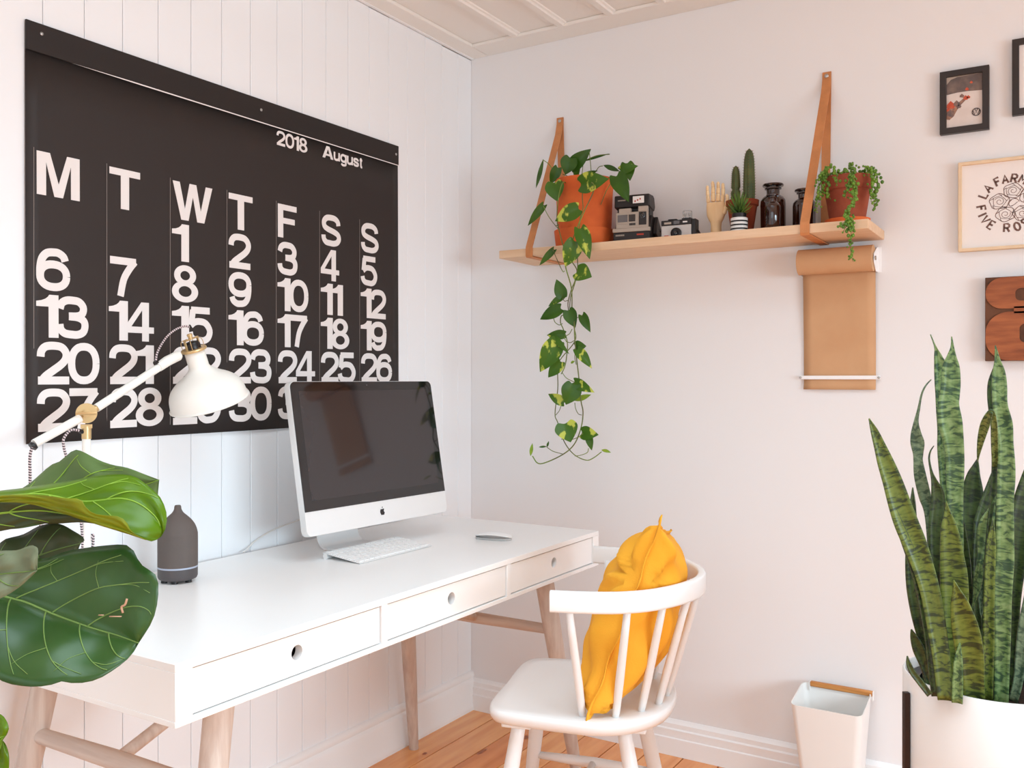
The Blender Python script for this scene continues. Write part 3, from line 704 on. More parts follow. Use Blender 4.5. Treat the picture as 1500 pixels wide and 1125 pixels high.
# ---------------------------------------------------------------- leaf builder for small plants
def leaf_mesh(mb, base, tip, w_, out, up=None, bend=.12, cup=.18, heart=True, n=9, curve=0):
    base, tip = Vector(base), Vector(tip); L_ = (tip-base).length
    T = (tip-base).normalized(); out = Vector(out); S = T.cross(out).normalized(); N = S.cross(T).normalized()
    prof = [(0, .0 if not heart else .55), (.06, .78 if heart else .3), (.18, 1), (.32, 1.0), (.5, .86), (.68, .62), (.84, .33), (.95, .11), (1, .0)] if heart else [(0, .05), (.15, .55), (.35, .95), (.5, 1), (.65, .9), (.8, .6), (.92, .25), (1, .0)]
    vs = []; fs = []; uvs = []
    for v, wv in prof:
        c = base+T*L_*v+N*bend*L_*math.sin(PI*v)+S*curve*L_*math.sin(PI*v)
        for k_ in (-2, -1, 0, 1, 2):
            u = k_/2; hw = w_/2*wv*u
            back = 0
            if heart and v < .2: back = -(.16*L_)*abs(u)**1.5*(1-v/.2)
            vs.append(c+S*hw+T*back-N*cup*w_*abs(u)*wv*-1); uvs.append((u*.5+.5, v))
    m = len(prof)
    for i in range(m-1):
        for j in range(4): a = i*5+j; fs.append((a, a+1, a+6, a+5))
    mb.add(vs, fs, uvs); return mb

# ---------------------------------------------------------------- trailing pothos
PC = Vector((.528, -.122, SZ1))
po = thing('trailing_pothos', 'variegated trailing pothos in bright terracotta pot at left shelf end', 'plant', PC)
MB().lathe([(.078, .045), (.0945, .052), (.0945, .212), (.0985, .226), (.0985, .232), (.092, .232), (.088, .205), (.080, .06), (.01, .058)][0:0] or
           [(.070, .006), (.080, .01), (.0875, .06), (.0925, .185), (.0965, .215), (.0965, .222), (.090, .222), (.086, .196), (.01, .195)], 56, PC, cap1=False).build('pot', M['terra'], po, True, smooth=True)
MB().lathe([(.088, 0), (.0925, .002), (.0985, .055), (.0985, .058), (.092, .058), (.088, .01), (.01, .009)], 56, PC, cap1=False).build('saucer', M['terra'], po, True, smooth=True)
MB().lathe([(.001, .198), (.087, .196)], 32, PC, cap1=False, cap0=False).build('soil', M['soil'], po, True)
VY = -.262
def vp(px, py, dy=0): return aty(px, py, VY+dy)
def vine(pts, r=.0018, dy=0, wob=.006):
    P = [vp(a, b, dy+wob*math.sin(i*1.7)) for i, (a, b) in enumerate(pts)]
    MB().tube(smooth_path(P, 5), r, 7).build('vine', M['vine'], po, True, smooth=2)
top_ = PC+Vector((.03, -.03, .2))
def vine_from_pot(start, pts, r=.0018, dy=0):
    P = [start]+[vp(a, b, dy+.005*math.sin(i*1.7)) for i, (a, b) in enumerate(pts)]
    MB().tube(smooth_path(P, 5), r, 7).build('vine', M['vine'], po, True, smooth=2)
vine_from_pot(PC+Vector((.02, -.06, .205)), [(868, 268), (869, 281), (857, 307), (846, 332), (839, 351), (832, 372), (828, 388), (837, 422), (838, 454), (841, 472), (842, 498), (845, 529), (848, 554), (851, 587), (854, 604), (851, 627), (841, 651), (824, 666), (798, 678), (787, 678), (780, 668)], .0019)
vine_from_pot(PC+Vector((-.03, -.06, .205)), [(824, 268), (818, 290), (816, 322), (821, 345), (826, 362), (837, 382), (845, 396), (842, 412), (837, 424), (832, 444), (833, 462), (823, 462), (821, 472), (825, 482), (831, 501), (830, 522), (827, 538), (822, 548)], .0017, .008)
vine_from_pot(PC+Vector((.0, -.07, .205)), [(853, 262), (853, 290), (854, 305), (850, 320), (848, 345), (846, 372), (846, 396), (842, 415), (836, 435), (835, 455), (841, 480), (842, 500), (820, 528), (817, 545), (817, 570), (813, 606), (817, 619), (826, 646), (840, 665), (858, 674), (869, 671), (881, 662)], .0016, .018)
for pts in ([(810, 366), (815, 378), (824, 397), (827, 397)], [(796, 302), (803, 316), (814, 331), (820, 336)], [(814, 331), (819, 329)], [(824, 436), (827, 441), (832, 440)], [(811, 466), (813, 472), (819, 476), (824, 474)],
            [(838, 482), (834, 489), (827, 494), (830, 501)], [(841, 472), (845, 466), (853, 462)], [(829, 500), (835, 502), (841, 499)], [(842, 498), (842, 506)], [(823, 545), (830, 554), (842, 560)], [(822, 594), (819, 602), (814, 608)],
            [(842, 590), (843, 598), (847, 606), (852, 608)], [(822, 643), (835, 644), (846, 641), (854, 635)], [(824, 665), (810, 661), (801, 655)], [(862, 657), (860, 663), (850, 667), (842, 668)], [(843, 512), (842, 524), (844, 534)]):
    vine(pts, .0012)
for a, b in (((795, 234), (812, 252)), ((855, 235), (852, 262)), ((863, 222), (866, 252)), ((838, 244), (842, 266)), ((824, 255), (840, 268)), ((883, 243), (872, 252)), ((905, 260), (890, 262)), ((880, 300), (895, 268)), ((893, 226), (855, 236))):
    MB().tube(smooth_path([aty(*a, -.17), aty((a[0]+b[0])/2, (a[1]+b[1])/2-3, -.16), aty(*b, -.15)], 4), .0013, 6).build('petiole', M['vine'], po, True, smooth=2)
LV = [ # base, tip, width px, y, kind (0 green 1 variegated 2 young), curve
 (838,244,866,218,21,-.17,0),(836,232,828,256,24,-.19,0),(796,233,785,276,6,-.16,0),(817,246,806,270,15,-.2,0),(812,268,816,295,27,-.24,1),(857,236,893,225,3,-.15,0),(852,270,892,262,29,-.25,1),
 (848,260,876,250,7,-.12,0),(842,240,846,262,13,-.14,0),(884,242,908,251,7,-.17,0),(909,250,935,243,15,-.19,1),(918,240,923,265,20,-.18,0),(903,259,921,296,24,-.23,0),(796,301,773,331,12,-.23,0),
 (847,306,813,324,24,-.262,1),(850,336,864,380,22,-.27,1),(842,354,828,391,27,-.275,1),(811,366,790,389,10,-.26,0),(846,398,867,406,27,-.27,1),(824,434,815,409,18,-.262,0),(825,434,803,449,10,-.25,1),(821,452,791,468,19,-.27,0),
 (833,455,843,480,20,-.262,0),(853,462,865,487,14,-.26,0),(827,490,801,491,14,-.262,0),(808,492,834,519,10,-.275,1),(816,502,791,545,30,-.28,1),(843,508,859,507,17,-.26,0),(846,513,867,540,16,-.27,1),(821,530,803,553,18,-.255,1),
 (826,590,803,577,15,-.262,1),(840,564,829,593,29,-.275,0),(842,560,871,575,16,-.262,1),(842,587,866,578,8,-.25,2),(828,621,836,648,33,-.27,1),(853,634,877,637,20,-.262,1),(862,638,867,660,11,-.255,0),(881,659,895,663,5,-.26,2),
 (777,668,780,649,5,-.26,2),(801,654,789,655,3,-.25,0),(801,655,804,646,3,-.25,0),(836,532,842,529,4,-.26,2)]
for i, (bx, by, tx, ty, ww, yy, kd_) in enumerate(LV):
    b_ = aty(bx, by, yy); t_ = aty(tx, ty, yy+random.uniform(-.012, .006)); W_ = ww*(CAM-b_).length/FPX*1.05
    out = (CAM-b_).normalized()+Vector((random.uniform(-.2, .2), 0, random.uniform(0, .3)))
    mb = MB(); leaf_mesh(mb, b_, t_, W_, out, bend=.05, cup=.12, heart=ww > 9)
    mb.build('leaf', M[('poth', 'poth2', 'poth3')[kd_]], po, True, smooth=2, sub=1)

# ---------------------------------------------------------------- instant camera
ic = thing('instant_camera', 'boxy black and grey folding instant camera on shelf beside pothos', 'camera', (.708, -.115, SZ1), math.radians(8))
mb = MB().prism([(-.058, -.050, 0), (-.058, .045, 0), (-.058, .045, .05), (-.058, .02, .085), (-.058, -.02, .088), (-.058, -.050, .03)], (.116, 0, 0)); mb.build('body', M['camblack'], ic, bevel=.003)
MB().box((-.0585, -.056, .004), (.0585, -.045, .034)).build('film_door', M['camblack'], ic, bevel=.002)
MB().box((-.060, -.058, .034), (.060, -.046, .046)).build('chin_ledge', M['camgrey'], ic, bevel=.0015)
MB().box((-.050, -.054, .046), (.052, -.040, .096)).build('front_plate', M['camgrey'], ic, bevel=.0015)
MB().box((-.0525, -.030, .086), (.0525, .01, .118)).build('neck', M['camblack'], ic, bevel=.001)
mb = MB().prism([(-.056, -.052, .112), (-.056, .012, .104), (-.056, .022, .118), (-.056, .012, .146), (-.056, -.002, .152), (-.056, -.050, .150)], (.112, 0, 0)); mb.build('flash_head', M['camblack'], ic, bevel=.003)
MB().box((.004, -.0535, .122), (.040, -.051, .144)).build('flash_window', M['mount'], ic, bevel=.001)
MB().box((-.040, -.0545, .092), (-.002, -.040, .108)).build('left_cover', M['camgrey'], ic, bevel=.001)
MB().box((.022, -.0545, .096), (.052, -.040, .112)).build('right_cover', M['camgrey'], ic, bevel=.001)
MB().box((-.044, -.0556, .062), (-.012, -.0535, .088)).build('sensor_window', M['glassblue'], ic, bevel=.0005)
MB().box((-.044, -.0562, .060), (-.012, -.055, .065)).build('sensor_trim', M['camgrey'], ic)
MB().box((-.008, -.0556, .066), (.013, -.0535, .088)).build('viewfinder', M['lens'], ic, bevel=.0005)
MB().box((.024, -.0556, .054), (.048, -.0535, .094)).build('lens_panel', M['camblack'], ic, bevel=.0005)
MB().lathe([(.0001, 0), (.009, 0), (.009, .002), (.006, .003), (.0001, .0015)], 24, (.036, -.0556, .082), m=Matrix.Rotation(PI/2, 3, 'X')).build('lens', M['lens'], ic, smooth=True)
mb = MB()
for i in range(4): mb.box((-.006+i*.005, -.0552, .054), (-.002+i*.005, -.054, .061))
mb.build('buttons', M['logo'], ic)
mb = MB()
for i in range(8): mb.box((-.050+i*.0036, -.0565, .022), (-.0475+i*.0036, -.0558, .027))
for i in range(7): mb.box((-.044+i*.0036, -.0525, .132), (-.0415+i*.0036, -.0515, .1355))
mb.build('small_lettering', M['camgrey'], ic)
MB().box((.018, -.0565, .022), (.040, -.0558, .027)).build('red_lettering', M['red'], ic)
MB().prism([(.058, -.02, .03), (.058, .045, .0), (.058, .045, .05), (.058, .0, .085)], (.012, 0, 0)).build('bellows_side', M['camblack'], ic, bevel=.002)
mb = MB()
for i in range(3): mb.box((.010+i*.008, -.0542, .126+i*.003), (.014+i*.008, -.0536, .131+i*.003))
mb.build('flash_print', M['red'], ic)

# ---------------------------------------------------------------- compact film camera
fc = thing('film_camera', 'small silver and black film camera with clear flash cube', 'camera', (.855, -.125, SZ1), math.radians(5))
MB().box((-.050, -.022, 0), (.044, .012, .046)).build('silver_body', M['camsilver'], fc, bevel=.002)
MB().box((-.050, -.021, .046), (.044, .013, .062)).build('top_plate', M['camblack'], fc, bevel=.0015)
MB().box((.044, -.020, 0), (.058, .014, .062)).build('side_grip', M['camblack'], fc, bevel=.002)
MB().box((-.030, -.018, .062), (-.002, .008, .066)).build('shutter_mount', M['camblack'], fc, bevel=.002)
MB().lathe([(.0001, 0), (.0165, 0), (.0165, .006), (.0135, .008), (.0125, .004), (.0001, .004)], 32, (-.002, -.022, .021), m=Matrix.Rotation(PI/2, 3, 'X')).build('lens_ring', M['camblack'], fc, smooth=True)
MB().lathe([(.0001, 0), (.007, 0), (.005, .003), (.0001, .0035)], 24, (-.002, -.026, .021), m=Matrix.Rotation(PI/2, 3, 'X')).build('lens', M['lens'], fc, smooth=True)
MB().box((-.040, -.0228, .009), (-.026, -.0218, .016)).build('red_badge', M['red'], fc)
MB().box((-.010, -.0225, .049), (.008, -.0205, .059)).build('viewfinder', M['glassblue'], fc)
MB().box((-.040, -.0225, .050), (-.018, -.0205, .056)).build('name_strip', M['camgrey'], fc)
MB().box((.018, -.0225, .052), (.032, -.0205, .056)).build('number_strip', M['mount'], fc)
fq = MB().box((.016, -.016, .066), (.040, .006, .090)).build('flash_cube', M['clear'], fc, bevel=.002)
mb = MB()
for c_ in ((.022, -.005, .078), (.034, -.005, .078)): mb.lathe([(.001, -.008), (.004, -.004), (.0045, .004), (.001, .008)], 10, c_)
mb.build('bulbs', M['steel'], fq, smooth=True)
MB().box((.014, -.018, .062), (.042, .008, .066)).build('cube_socket', M['camblack'], fc)
MB().tube(smooth_path([(.058, .0, .03), (.066, -.006, .018), (.068, -.01, .006), (.076, -.012, .003), (.085, -.012, .006)], 5), .0035, 8, flat=.5).build('wrist_strap', M['camblack'], fc, smooth=2)
MB().cyl((-.050, .0, .036), (-.060, -.004, .034), .006, .004, n=12).build('winder', M['camblack'], fc, smooth=True)

# ---------------------------------------------------------------- wooden hand
wh = thing('wooden_hand', 'jointed beech wood artist hand standing upright on the shelf', 'hand model', (.969, -.115, SZ1), math.radians(12))
MB().lathe([(.017, 0), (.0165, .012), (.0155, .034), (.017, .052)], 28).build('wrist', M['handwood'], wh, smooth=True)
vs = []; fs = []; n = 20
for z, a, b, ox in ((.046, .016, .013, 0), (.056, .022, .015, 0), (.070, .0275, .015, 0), (.086, .0285, .0135, 0), (.100, .0275, .0115, -.001), (.108, .0265, .009, -.001)):
    for k_ in range(n): t = 2*PI*k_/n; vs.append((ox+a*math.copysign(abs(math.cos(t))**.8, math.cos(t)), b*math.sin(t), z))
fs = [(i*n+k_, i*n+(k_+1) % n, (i+1)*n+(k_+1) % n, (i+1)*n+k_) for i in range(5) for k_ in range(n)]+[tuple(reversed(range(n))), tuple(5*n+k_ for k_ in range(n))]
MB().add(vs, fs).build('palm', M['handwood'], wh, smooth=True)
def finger(p, d, segs, r):
    p = Vector(p); mb = MB()
    for i, (l_, dd) in enumerate(zip(segs, d)):
        dd = Vector(dd).normalized(); r0 = r*(1-.10*i); q = p+dd*l_
        pts = [p+dd*l_*t for t in (0, .08, .3, .7, .93, 1)]; r0 *= 1.18
        mb.tube(pts, [r0*.7, r0*.93, r0*.88, r0*.86, r0*.9, r0*.6], 12)
        if i < len(segs)-1: mb.sphere(q+dd*.001, r0*.72, 7)
        p = q+dd*.0018
    mb.sphere(p-dd*.002, r*.66, 7)
    mb.build('finger', M['handwood'], wh, smooth=2)
F1, F2, F3 = (0, 0, 1), (0, -.15, 1), (0, -.4, 1)
finger((-.0225, 0, .109), [(-.10, 0, 1), (-.05, -.1, 1), (.02, -.35, 1)], (.020, .013, .012), .0056)
finger((-.0085, 0, .111), [(-.02, 0, 1), (.0, .06, 1), (-.12, -.1, 1)], (.023, .018, .014), .0062)
finger((.0055, 0, .111), [(.03, 0, 1), (.05, -.25, 1), (.02, -.5, 1)], (.022, .016, .014), .0062)
finger((.0185, 0, .108), [(.10, 0, 1), (.02, -.1, 1), (-.05, -.25, 1)], (.021, .016, .013), .006)
finger((.024, -.004, .072), [(.35, -.25, 1), (.20, -.2, 1), (-.12, -.15, 1)], (.022, .017, .013), .0064)

# ---------------------------------------------------------------- cactus pot
cp = thing('potted_cactus', 'two tall ribbed columnar cacti in a dark terracotta pot', 'plant', (1.046, -.105, SZ1))
MB().lathe([(.028, 0), (.030, .002), (.043, .088), (.0475, .091), (.0485, .106), (.044, .106), (.041, .09), (.004, .088)], 40, cap1=False).build('pot', M['terra3'], cp, smooth=True)
MB().lathe([(.001, .095), (.043, .093)], 24, cap0=False, cap1=False).build('soil', M['soil'], cp)
def cactus(x_, y_, z0, h, r, ribs, lean=0, neck=None):
    mb = MB(); n = ribs*4; vs = []; prof = []
    for i in range(22):
        t = i/21; rr_ = r*(1 if t < .75 else math.sqrt(max(0, 1-((t-.75)/.25)**2)))*(.92+.08*math.sin(t*5)); prof.append((max(rr_, .0006), z0+h*t))
        if neck and abs(t-neck) < .03: prof[-1] = (r*.72, z0+h*t)
    for rr_, z in prof:
        for k_ in range(n):
            a = 2*PI*k_/n; q = rr_*(1+.13*math.cos(a*ribs)); vs.append((x_+q*math.cos(a)+lean*(z-z0), y_+q*math.sin(a), z))
    fs = [(i*n+k_, i*n+(k_+1) % n, (i+1)*n+(k_+1) % n, (i+1)*n+k_) for i in range(21) for k_ in range(n)]+[tuple(21*n+k_ for k_ in range(n))]
    o = mb.add(vs, fs).build('cactus_stem', M['cactus'], cp, smooth=2)
    s = MB()
    for i in range(1, 21):
        rr_, z = prof[i]
        for k_ in range(ribs):
            a = 2*PI*k_/ribs; q = rr_*1.13; p = Vector((x_+q*math.cos(a)+lean*(z-z0), y_+q*math.sin(a), z))
            for t in (-.5, .5):
                d = Vector((math.cos(a+t), math.sin(a+t), .35))*.0035; s.tube([p, p+d], [.0006, .0002], 3, False)
    s.build('spines', M['spine'], o, kind='stuff')
cactus(.021, 0, .09, .170, .0155, 9)
cactus(-.021, .004, .09, .125, .0125, 8, 0, .42)

# striped pot with small spiky succulent
zp = thing('striped_succulent_pot', 'small spiky succulent in black and white striped pot', 'plant', (1.060, -.178, SZ1))
mb = MB(); mb.lathe([(.020, 0), (.0245, .002), (.0245, .042), (.0215, .044)], 36); mb.build('pot', M['potwhite'], zp, smooth=True)
for z in (.008, .019, .030): 
    MB().lathe([(.0246, z), (.0249, z+.0008), (.0249, z+.0038), (.0246, z+.0046)], 36, cap0=False, cap1=False).build('stripe', M['blackpl'], zp, smooth=True)
MB().lathe([(.0205, .042), (.0205, .056), (.019, .056), (.019, .05), (.001, .05)], 36, cap1=False).build('inner_pot', M['blackpl'], zp, smooth=True)
for i in range(54):
    a = i*2.39996; t = i/54; el = 1.35-1.25*t; l_ = .046-.012*t+random.uniform(-.004, .004)
    d = Vector((math.cos(a)*math.cos(el), math.sin(a)*math.cos(el), math.sin(el)))
    p = Vector((0, 0, .052+.014*(1-t)))+d*.004
    mb = MB().tube([p, p+d*l_*.3, p+d*l_*.7+Vector((0, 0, .003)), p+d*l_+Vector((0, 0, .008))], [.0022, .0026, .0018, .0003], 6, flat=.45)
    mb.build('leaf', M['succ'], zp, smooth=2)

# ---------------------------------------------------------------- amber bottles
def bottle(name, loc, r, h, lab):
    t = thing('apothecary_bottle', lab, 'bottle', loc, 0, 'amber glass bottles on the shelf')
    p = [(r*.9, 0), (r, .003), (r, h*.60), (r*.97, h*.68), (r*.80, h*.745), (r*.56, h*.78), (r*.52, h*.80), (r*.52, h*.885), (r*.66, h*.90), (r*.66, h*.925), (r*.50, h*.93)]
    MB().lathe(p, 48).build('glass_body', M['amber'], t, smooth=True)
    MB().lathe([(r*.50, h*.93), (r*.50, h*.95), (r*.80, h*.955), (r*.84, h*.975), (r*.80, h), (r*.3, h*1.005)], 40).build('stopper', M['amber'], t, smooth=True)
bottle('b', (1.132, -.085, SZ1), .0365, .150, 'tall amber glass apothecary bottle with stopper, beside the cactus')
bottle('b', (1.155, -.170, SZ1), .0215, .103, 'smallest amber bottle, in front of the tall amber bottle')
bottle('b', (1.222, -.085, SZ1), .0325, .125, 'medium amber apothecary bottle partly behind the right leather strap')

# ---------------------------------------------------------------- string of pearls
SP = Vector((1.349, -.120, SZ1))
pe = thing('string_of_pearls', 'string-of-pearls plant spilling from weathered terracotta pot on shelf right end', 'plant', SP)
MB().lathe([(.050, 0), (.056, .002), (.0605, .017), (.0605, .020), (.056, .020), (.052, .006), (.01, .006)], 44, SP, cap1=False).build('saucer', M['terra'], pe, True, smooth=True)
MB().lathe([(.042, .007), (.046, .009), (.0600, .098), (.0655, .100), (.0680, .137), (.063, .138), (.060, .120), (.004, .118)], 48, SP, cap1=False).build('pot', M['terra2'], pe, True, smooth=True)
MB().lathe([(.001, .124), (.062, .120)], 24, SP, cap0=False, cap1=False).build('soil', M['soil'], pe, True)
SY = -.215
strands = [([(1247, 240), (1248, 252), (1249, 273), (1250, 295), (1242, 311), (1244, 324), (1247, 335), (1246, 356), (1247, 373), (1250, 383)], -.262, 2.6),
 ([(1216, 246), (1210, 249), (1200, 258), (1199, 273), (1197, 294), (1196, 309)], -.20, 2.2), ([(1214, 245), (1210, 254), (1208, 274)], -.20, 3.0), ([(1222, 245), (1227, 262), (1226, 270)], -.215, 1.9),
 ([(1214, 268), (1213, 285), (1217, 292)], -.205, 1.2), ([(1268, 244), (1276, 250), (1279, 262), (1277, 280), (1276, 296)], -.175, 3.0), ([(1274, 246), (1284, 256), (1286, 276), (1282, 289), (1284, 300), (1279, 307)], -.165, 2.4),
 ([(1206, 252), (1203, 270), (1204, 288)], -.19, 1.7), ([(1245, 258), (1240, 275), (1238, 290)], -.225, 1.0), ([(1250, 300), (1253, 290), (1252, 270), (1247, 255)], -.235, 2.2), ([(1242, 322), (1234, 330), (1231, 331)], -.262, 2.0), ([(1244, 326), (1238, 334), (1235, 340)], -.262, 1.6), ([(1245, 318), (1250, 326), (1249, 340)], -.258, 1.8), ([(1240, 318), (1246, 330), (1243, 336)], -.262, 2.2)]
for pts, yy, den in strands:
    P = [aty(a, b, yy) for a, b in pts]
    if yy == -.262 and len(pts) == 10: P[0] = aty(1247, 240, -.19); P[1] = aty(1248, 250, -.212); P[2] = aty(1249, 273, -.235)
    P = smooth_path(P, 6); L_ = sum((b-a).length for a, b in zip(P, P[1:])); n = max(4, int(L_*1000/7*den)); Q = resample(P, n)
    o = MB().tube(P, .0009, 5).build('trailing_stem', M['vine'], pe, True, smooth=2)
    s = MB()
    for i, p in enumerate(Q):
        f_ = 1 if i < n*.8 else .75
        s.sphere(p+Vector((random.gauss(0, .0042), random.uniform(-.005, .003), random.gauss(0, .003))), random.uniform(.0030, .0050)*f_, 5, 1.1)
    s.build('pearl_leaves', M['pearl'], o, True, smooth=2, kind='stuff')
s = MB()
for i in range(190):
    a = random.uniform(0, 2*PI); r_ = .068*math.sqrt(random.random()); s.sphere(SP+Vector((r_*math.cos(a), r_*math.sin(a), .130+random.uniform(0, .022)*(1.0 if r_ > .03 else .5))), random.uniform(.0032, .005), 5)
s.build('pearl_mound', M['pearl'], pe, True, smooth=2, kind='stuff')

# ---------------------------------------------------------------- kraft paper roll
pr = thing('paper_roll_holder', 'wall-mounted roll of brown kraft paper held by white bottom bar', 'paper roll', (1.302, -.004, 1.15))
RX0, RX1, RZ, RYC, RR = 1.199, 1.406, 1.548, -.052, .037
Rm = Matrix.Rotation(PI/2, 3, 'Y')
mb = MB().lathe([(.012, 0), (RR, 0), (RR, RX1-RX0), (.012, RX1-RX0), (.012, 0)], 48, (RX0, RYC, RZ), False, False, m=Rm); mb.build('paper_roll', M['kraft'], pr, True, smooth=True)
# sheet leaves the back of the roll and hangs to below the bar
P = [Vector((0, RYC-RR*math.cos(a)*-1, RZ+RR*math.sin(a))) for a in (1.2, .8, .4, 0)]+[Vector((0, -.0125, 1.50)), Vector((0, -.010, 1.42)), Vector((0, -.006, 1.30)), Vector((0, -.0055, 1.21)), Vector((0, -.007, 1.19)), Vector((0, -.011, 1.176))]
vs = []; n = 9
for p in P:
    for k_ in range(n): vs.append((1.201+(.203)*k_/(n-1), p.y-.0012*math.sin(k_*1.1+p.z*9), p.z))
fs = [(i*n+k_, i*n+k_+1, (i+1)*n+k_+1, (i+1)*n+k_) for i in range(len(P)-1) for k_ in range(n-1)]
MB().add(vs, fs).build('paper_sheet', M['kraft'], pr, True, smooth=2, solid=.0006)
bar = MB().box((1.190, -.0125, 1.2055), (1.4165, -.0095, 1.2165)).build('bottom_bar', M['trim'], pr, True, bevel=.0008)
for x_ in (1.1935, 1.4125): MB().lathe([(.0001, 0), (.004, 0), (.0035, .002), (.0001, .003)], 14, (x_, -.0125, 1.211), m=Matrix.Rotation(PI/2, 3, 'X')).build('bolt', M['steel'], bar, True, smooth=True)
for x_ in (1.1935, 1.4125): MB().cyl((x_, -.0095, 1.211), (x_, 0, 1.211), .003, n=10).build('bolt_shank', M['steel'], bar, True)
for x0, sgn in ((RX1+.001, 1), (RX0-.003, -1)):
    o = MB().prism([(x0, 0, RZ-.036), (x0, 0, RZ+.036), (x0, -.012, RZ+.036), (x0, -.060, RZ+.012), (x0, -.060, RZ-.012), (x0, -.03, RZ-.036)], (.002, 0, 0)).build('bracket', M['trim'], pr, True, bevel=.0005, seg=1)
    MB().cyl((x0-.001, RYC, RZ), (x0+.006*(1 if sgn > 0 else .4), RYC, RZ), .006, n=16).build('axle_cap', M['steel'], o, True, smooth=True)
MB().box((RX1+.001, -.002, RZ-.036), (RX1+.012, 0, RZ+.036)).build('wall_plate', M['trim'], pr, True)

# ---------------------------------------------------------------- picture frames
def frame(t, x0, x1, z0, z1, bw, d, m, parent_name='frame'):
    mb = MB(); a, b = -d, -.002
    vs = []
    for y_ in (a, b):
        for X0, X1, Z0, Z1 in ((x0, x1, z0, z1), (x0+bw, x1-bw, z0+bw, z1-bw)): vs += [(X0, y_, Z0), (X1, y_, Z0), (X1, y_, Z1), (X0, y_, Z1)]
    fs = []
    for i in range(4):
        j = (i+1) % 4; fs += [(i, j, 4+j, 4+i), (8+i, 12+i, 12+j, 8+j), (i, 8+i, 8+j, j), (4+i, 4+j, 12+j, 12+i)]
    MB().add(vs, fs).build('frame', m, t, True, bevel=.0008, seg=1)
NY = (0, -1, 0)
f1 = thing('picture_frame', 'small black frame with a photo of flowers on a white car bonnet', 'picture frame', (1.632, 0, 1.88), 0, 'pictures on the wall')
frame(f1, 1.572, 1.693, 1.879, 2.051, .0165, .020, M['frameblack'])
X0, X1, Z0, Z1 = 1.5885, 1.6765, 1.8955, 2.0345
MB().box((X0-.001, -.012, Z0-.001), (X1+.001, -.004, Z1+.001)).build('photo', mat('photo_car_white', (224, 212, 205), .4, vscale=25, col2=(214, 200, 192)), f1, True)
def flat(lst, y_, m, par, nm, w_=X1-X0, h_=Z1-Z0):
    mb = MB()
    for poly in lst: mb.prism([(X0+a*w_, y_, Z0+b*h_) for a, b in poly], (0, -.0003, 0))
    return mb.build(nm, m, par, True)
flat([[(0, .66), (0, .86), (.12, .95), (.3, .985), (1, 1), (1, .66), (.6, .68), (.3, .68)]], -.0123, mat('photo_windscreen', (96, 82, 78), .4, vscale=40, col2=(128, 108, 98)), f1, 'windscreen_print')
flat([[(0, .86), (0, 1), (1, 1), (.3, .985), (.12, .95)]], -.0124, mat('photo_roof', (186, 166, 150), .4, var=.1), f1, 'roof_print')
flat([[(0, .18), (.08, .16), (.2, .22), (.3, .34), (.42, .44), (.55, .52), (.5, .56), (.38, .5), (.26, .44), (.14, .40), (0, .38)]], -.0125, mat('photo_branch', (172, 128, 104), .5, vscale=160, col2=(112, 84, 76)), f1, 'branch_print')
def blob(cx_, cz_, r, k=7): return [(cx_+r*math.cos(2*PI*i/k)*(1+.3*math.sin(i*5)), cz_+r*.62*math.sin(2*PI*i/k)*(1+.3*math.cos(i*3))) for i in range(k)]
flat([blob(.14, .44, .12), blob(.55, .55, .07), blob(.62, .56, .05), blob(.58, .72, .05), blob(.7, .84, .04), blob(.06, .36, .06)], -.0128, mat('photo_red_flower', (206, 96, 62), .5, vscale=120, col2=(190, 72, 48)), f1, 'red_flower_print')
flat([blob(.3, .46, .09), blob(.44, .6, .06), blob(.12, .28, .11), blob(.36, .4, .06)], -.0131, mat('photo_dark_flower', (96, 84, 84), .5, vscale=120, col2=(140, 108, 96)), f1, 'dark_leaf_print')
eb = MB(); ec = Vector((X0+.83*(X1-X0), -.0134, Z0+.25*(Z1-Z0))); er = .0098
eb.ribbon([ec+Vector((er*math.cos(2*PI*i/28), 0, er*math.sin(2*PI*i/28))) for i in range(29)], .0022, NY, .0003)
for pl in ([(-.36, .84), (0, .12), (.36, .84)], [(-.82, .42), (-.40, -.72), (0, .06), (.40, -.72), (.82, .42)]):
    eb.ribbon([ec+Vector((a*er, 0, b*er)) for a, b in pl], .0019, NY, .0003)
eb.build('round_emblem_print', mat('emblem_print', (66, 50, 46), .5, var=.1), f1, True)
f2 = thing('picture_frame', 'black frame with white mount cut off at the right picture edge', 'picture frame', (1.85, 0, 1.906), 0, 'pictures on the wall')
frame(f2, 1.747, 1.955, 1.906, 2.107, .0165, .020, M['frameblack'])
MB().box((1.7625, -.012, 1.9215), (1.9395, -.004, 2.0915)).build('mount', M['mount'], f2, True)
f3 = thing('rose_print', 'pale wood frame with brown rose drawing and circular lettering', 'picture frame', (1.79, 0, 1.553), 0, 'pictures on the wall')
frame(f3, 1.618, 1.93, 1.553, 1.796, .0085, .022, M['framewood'])
MB().box((1.626, -.010, 1.561), (1.922, -.004, 1.788)).build('print', M['mount'], f3, True)
RC = Vector((1.757, -.0102, 1.678))
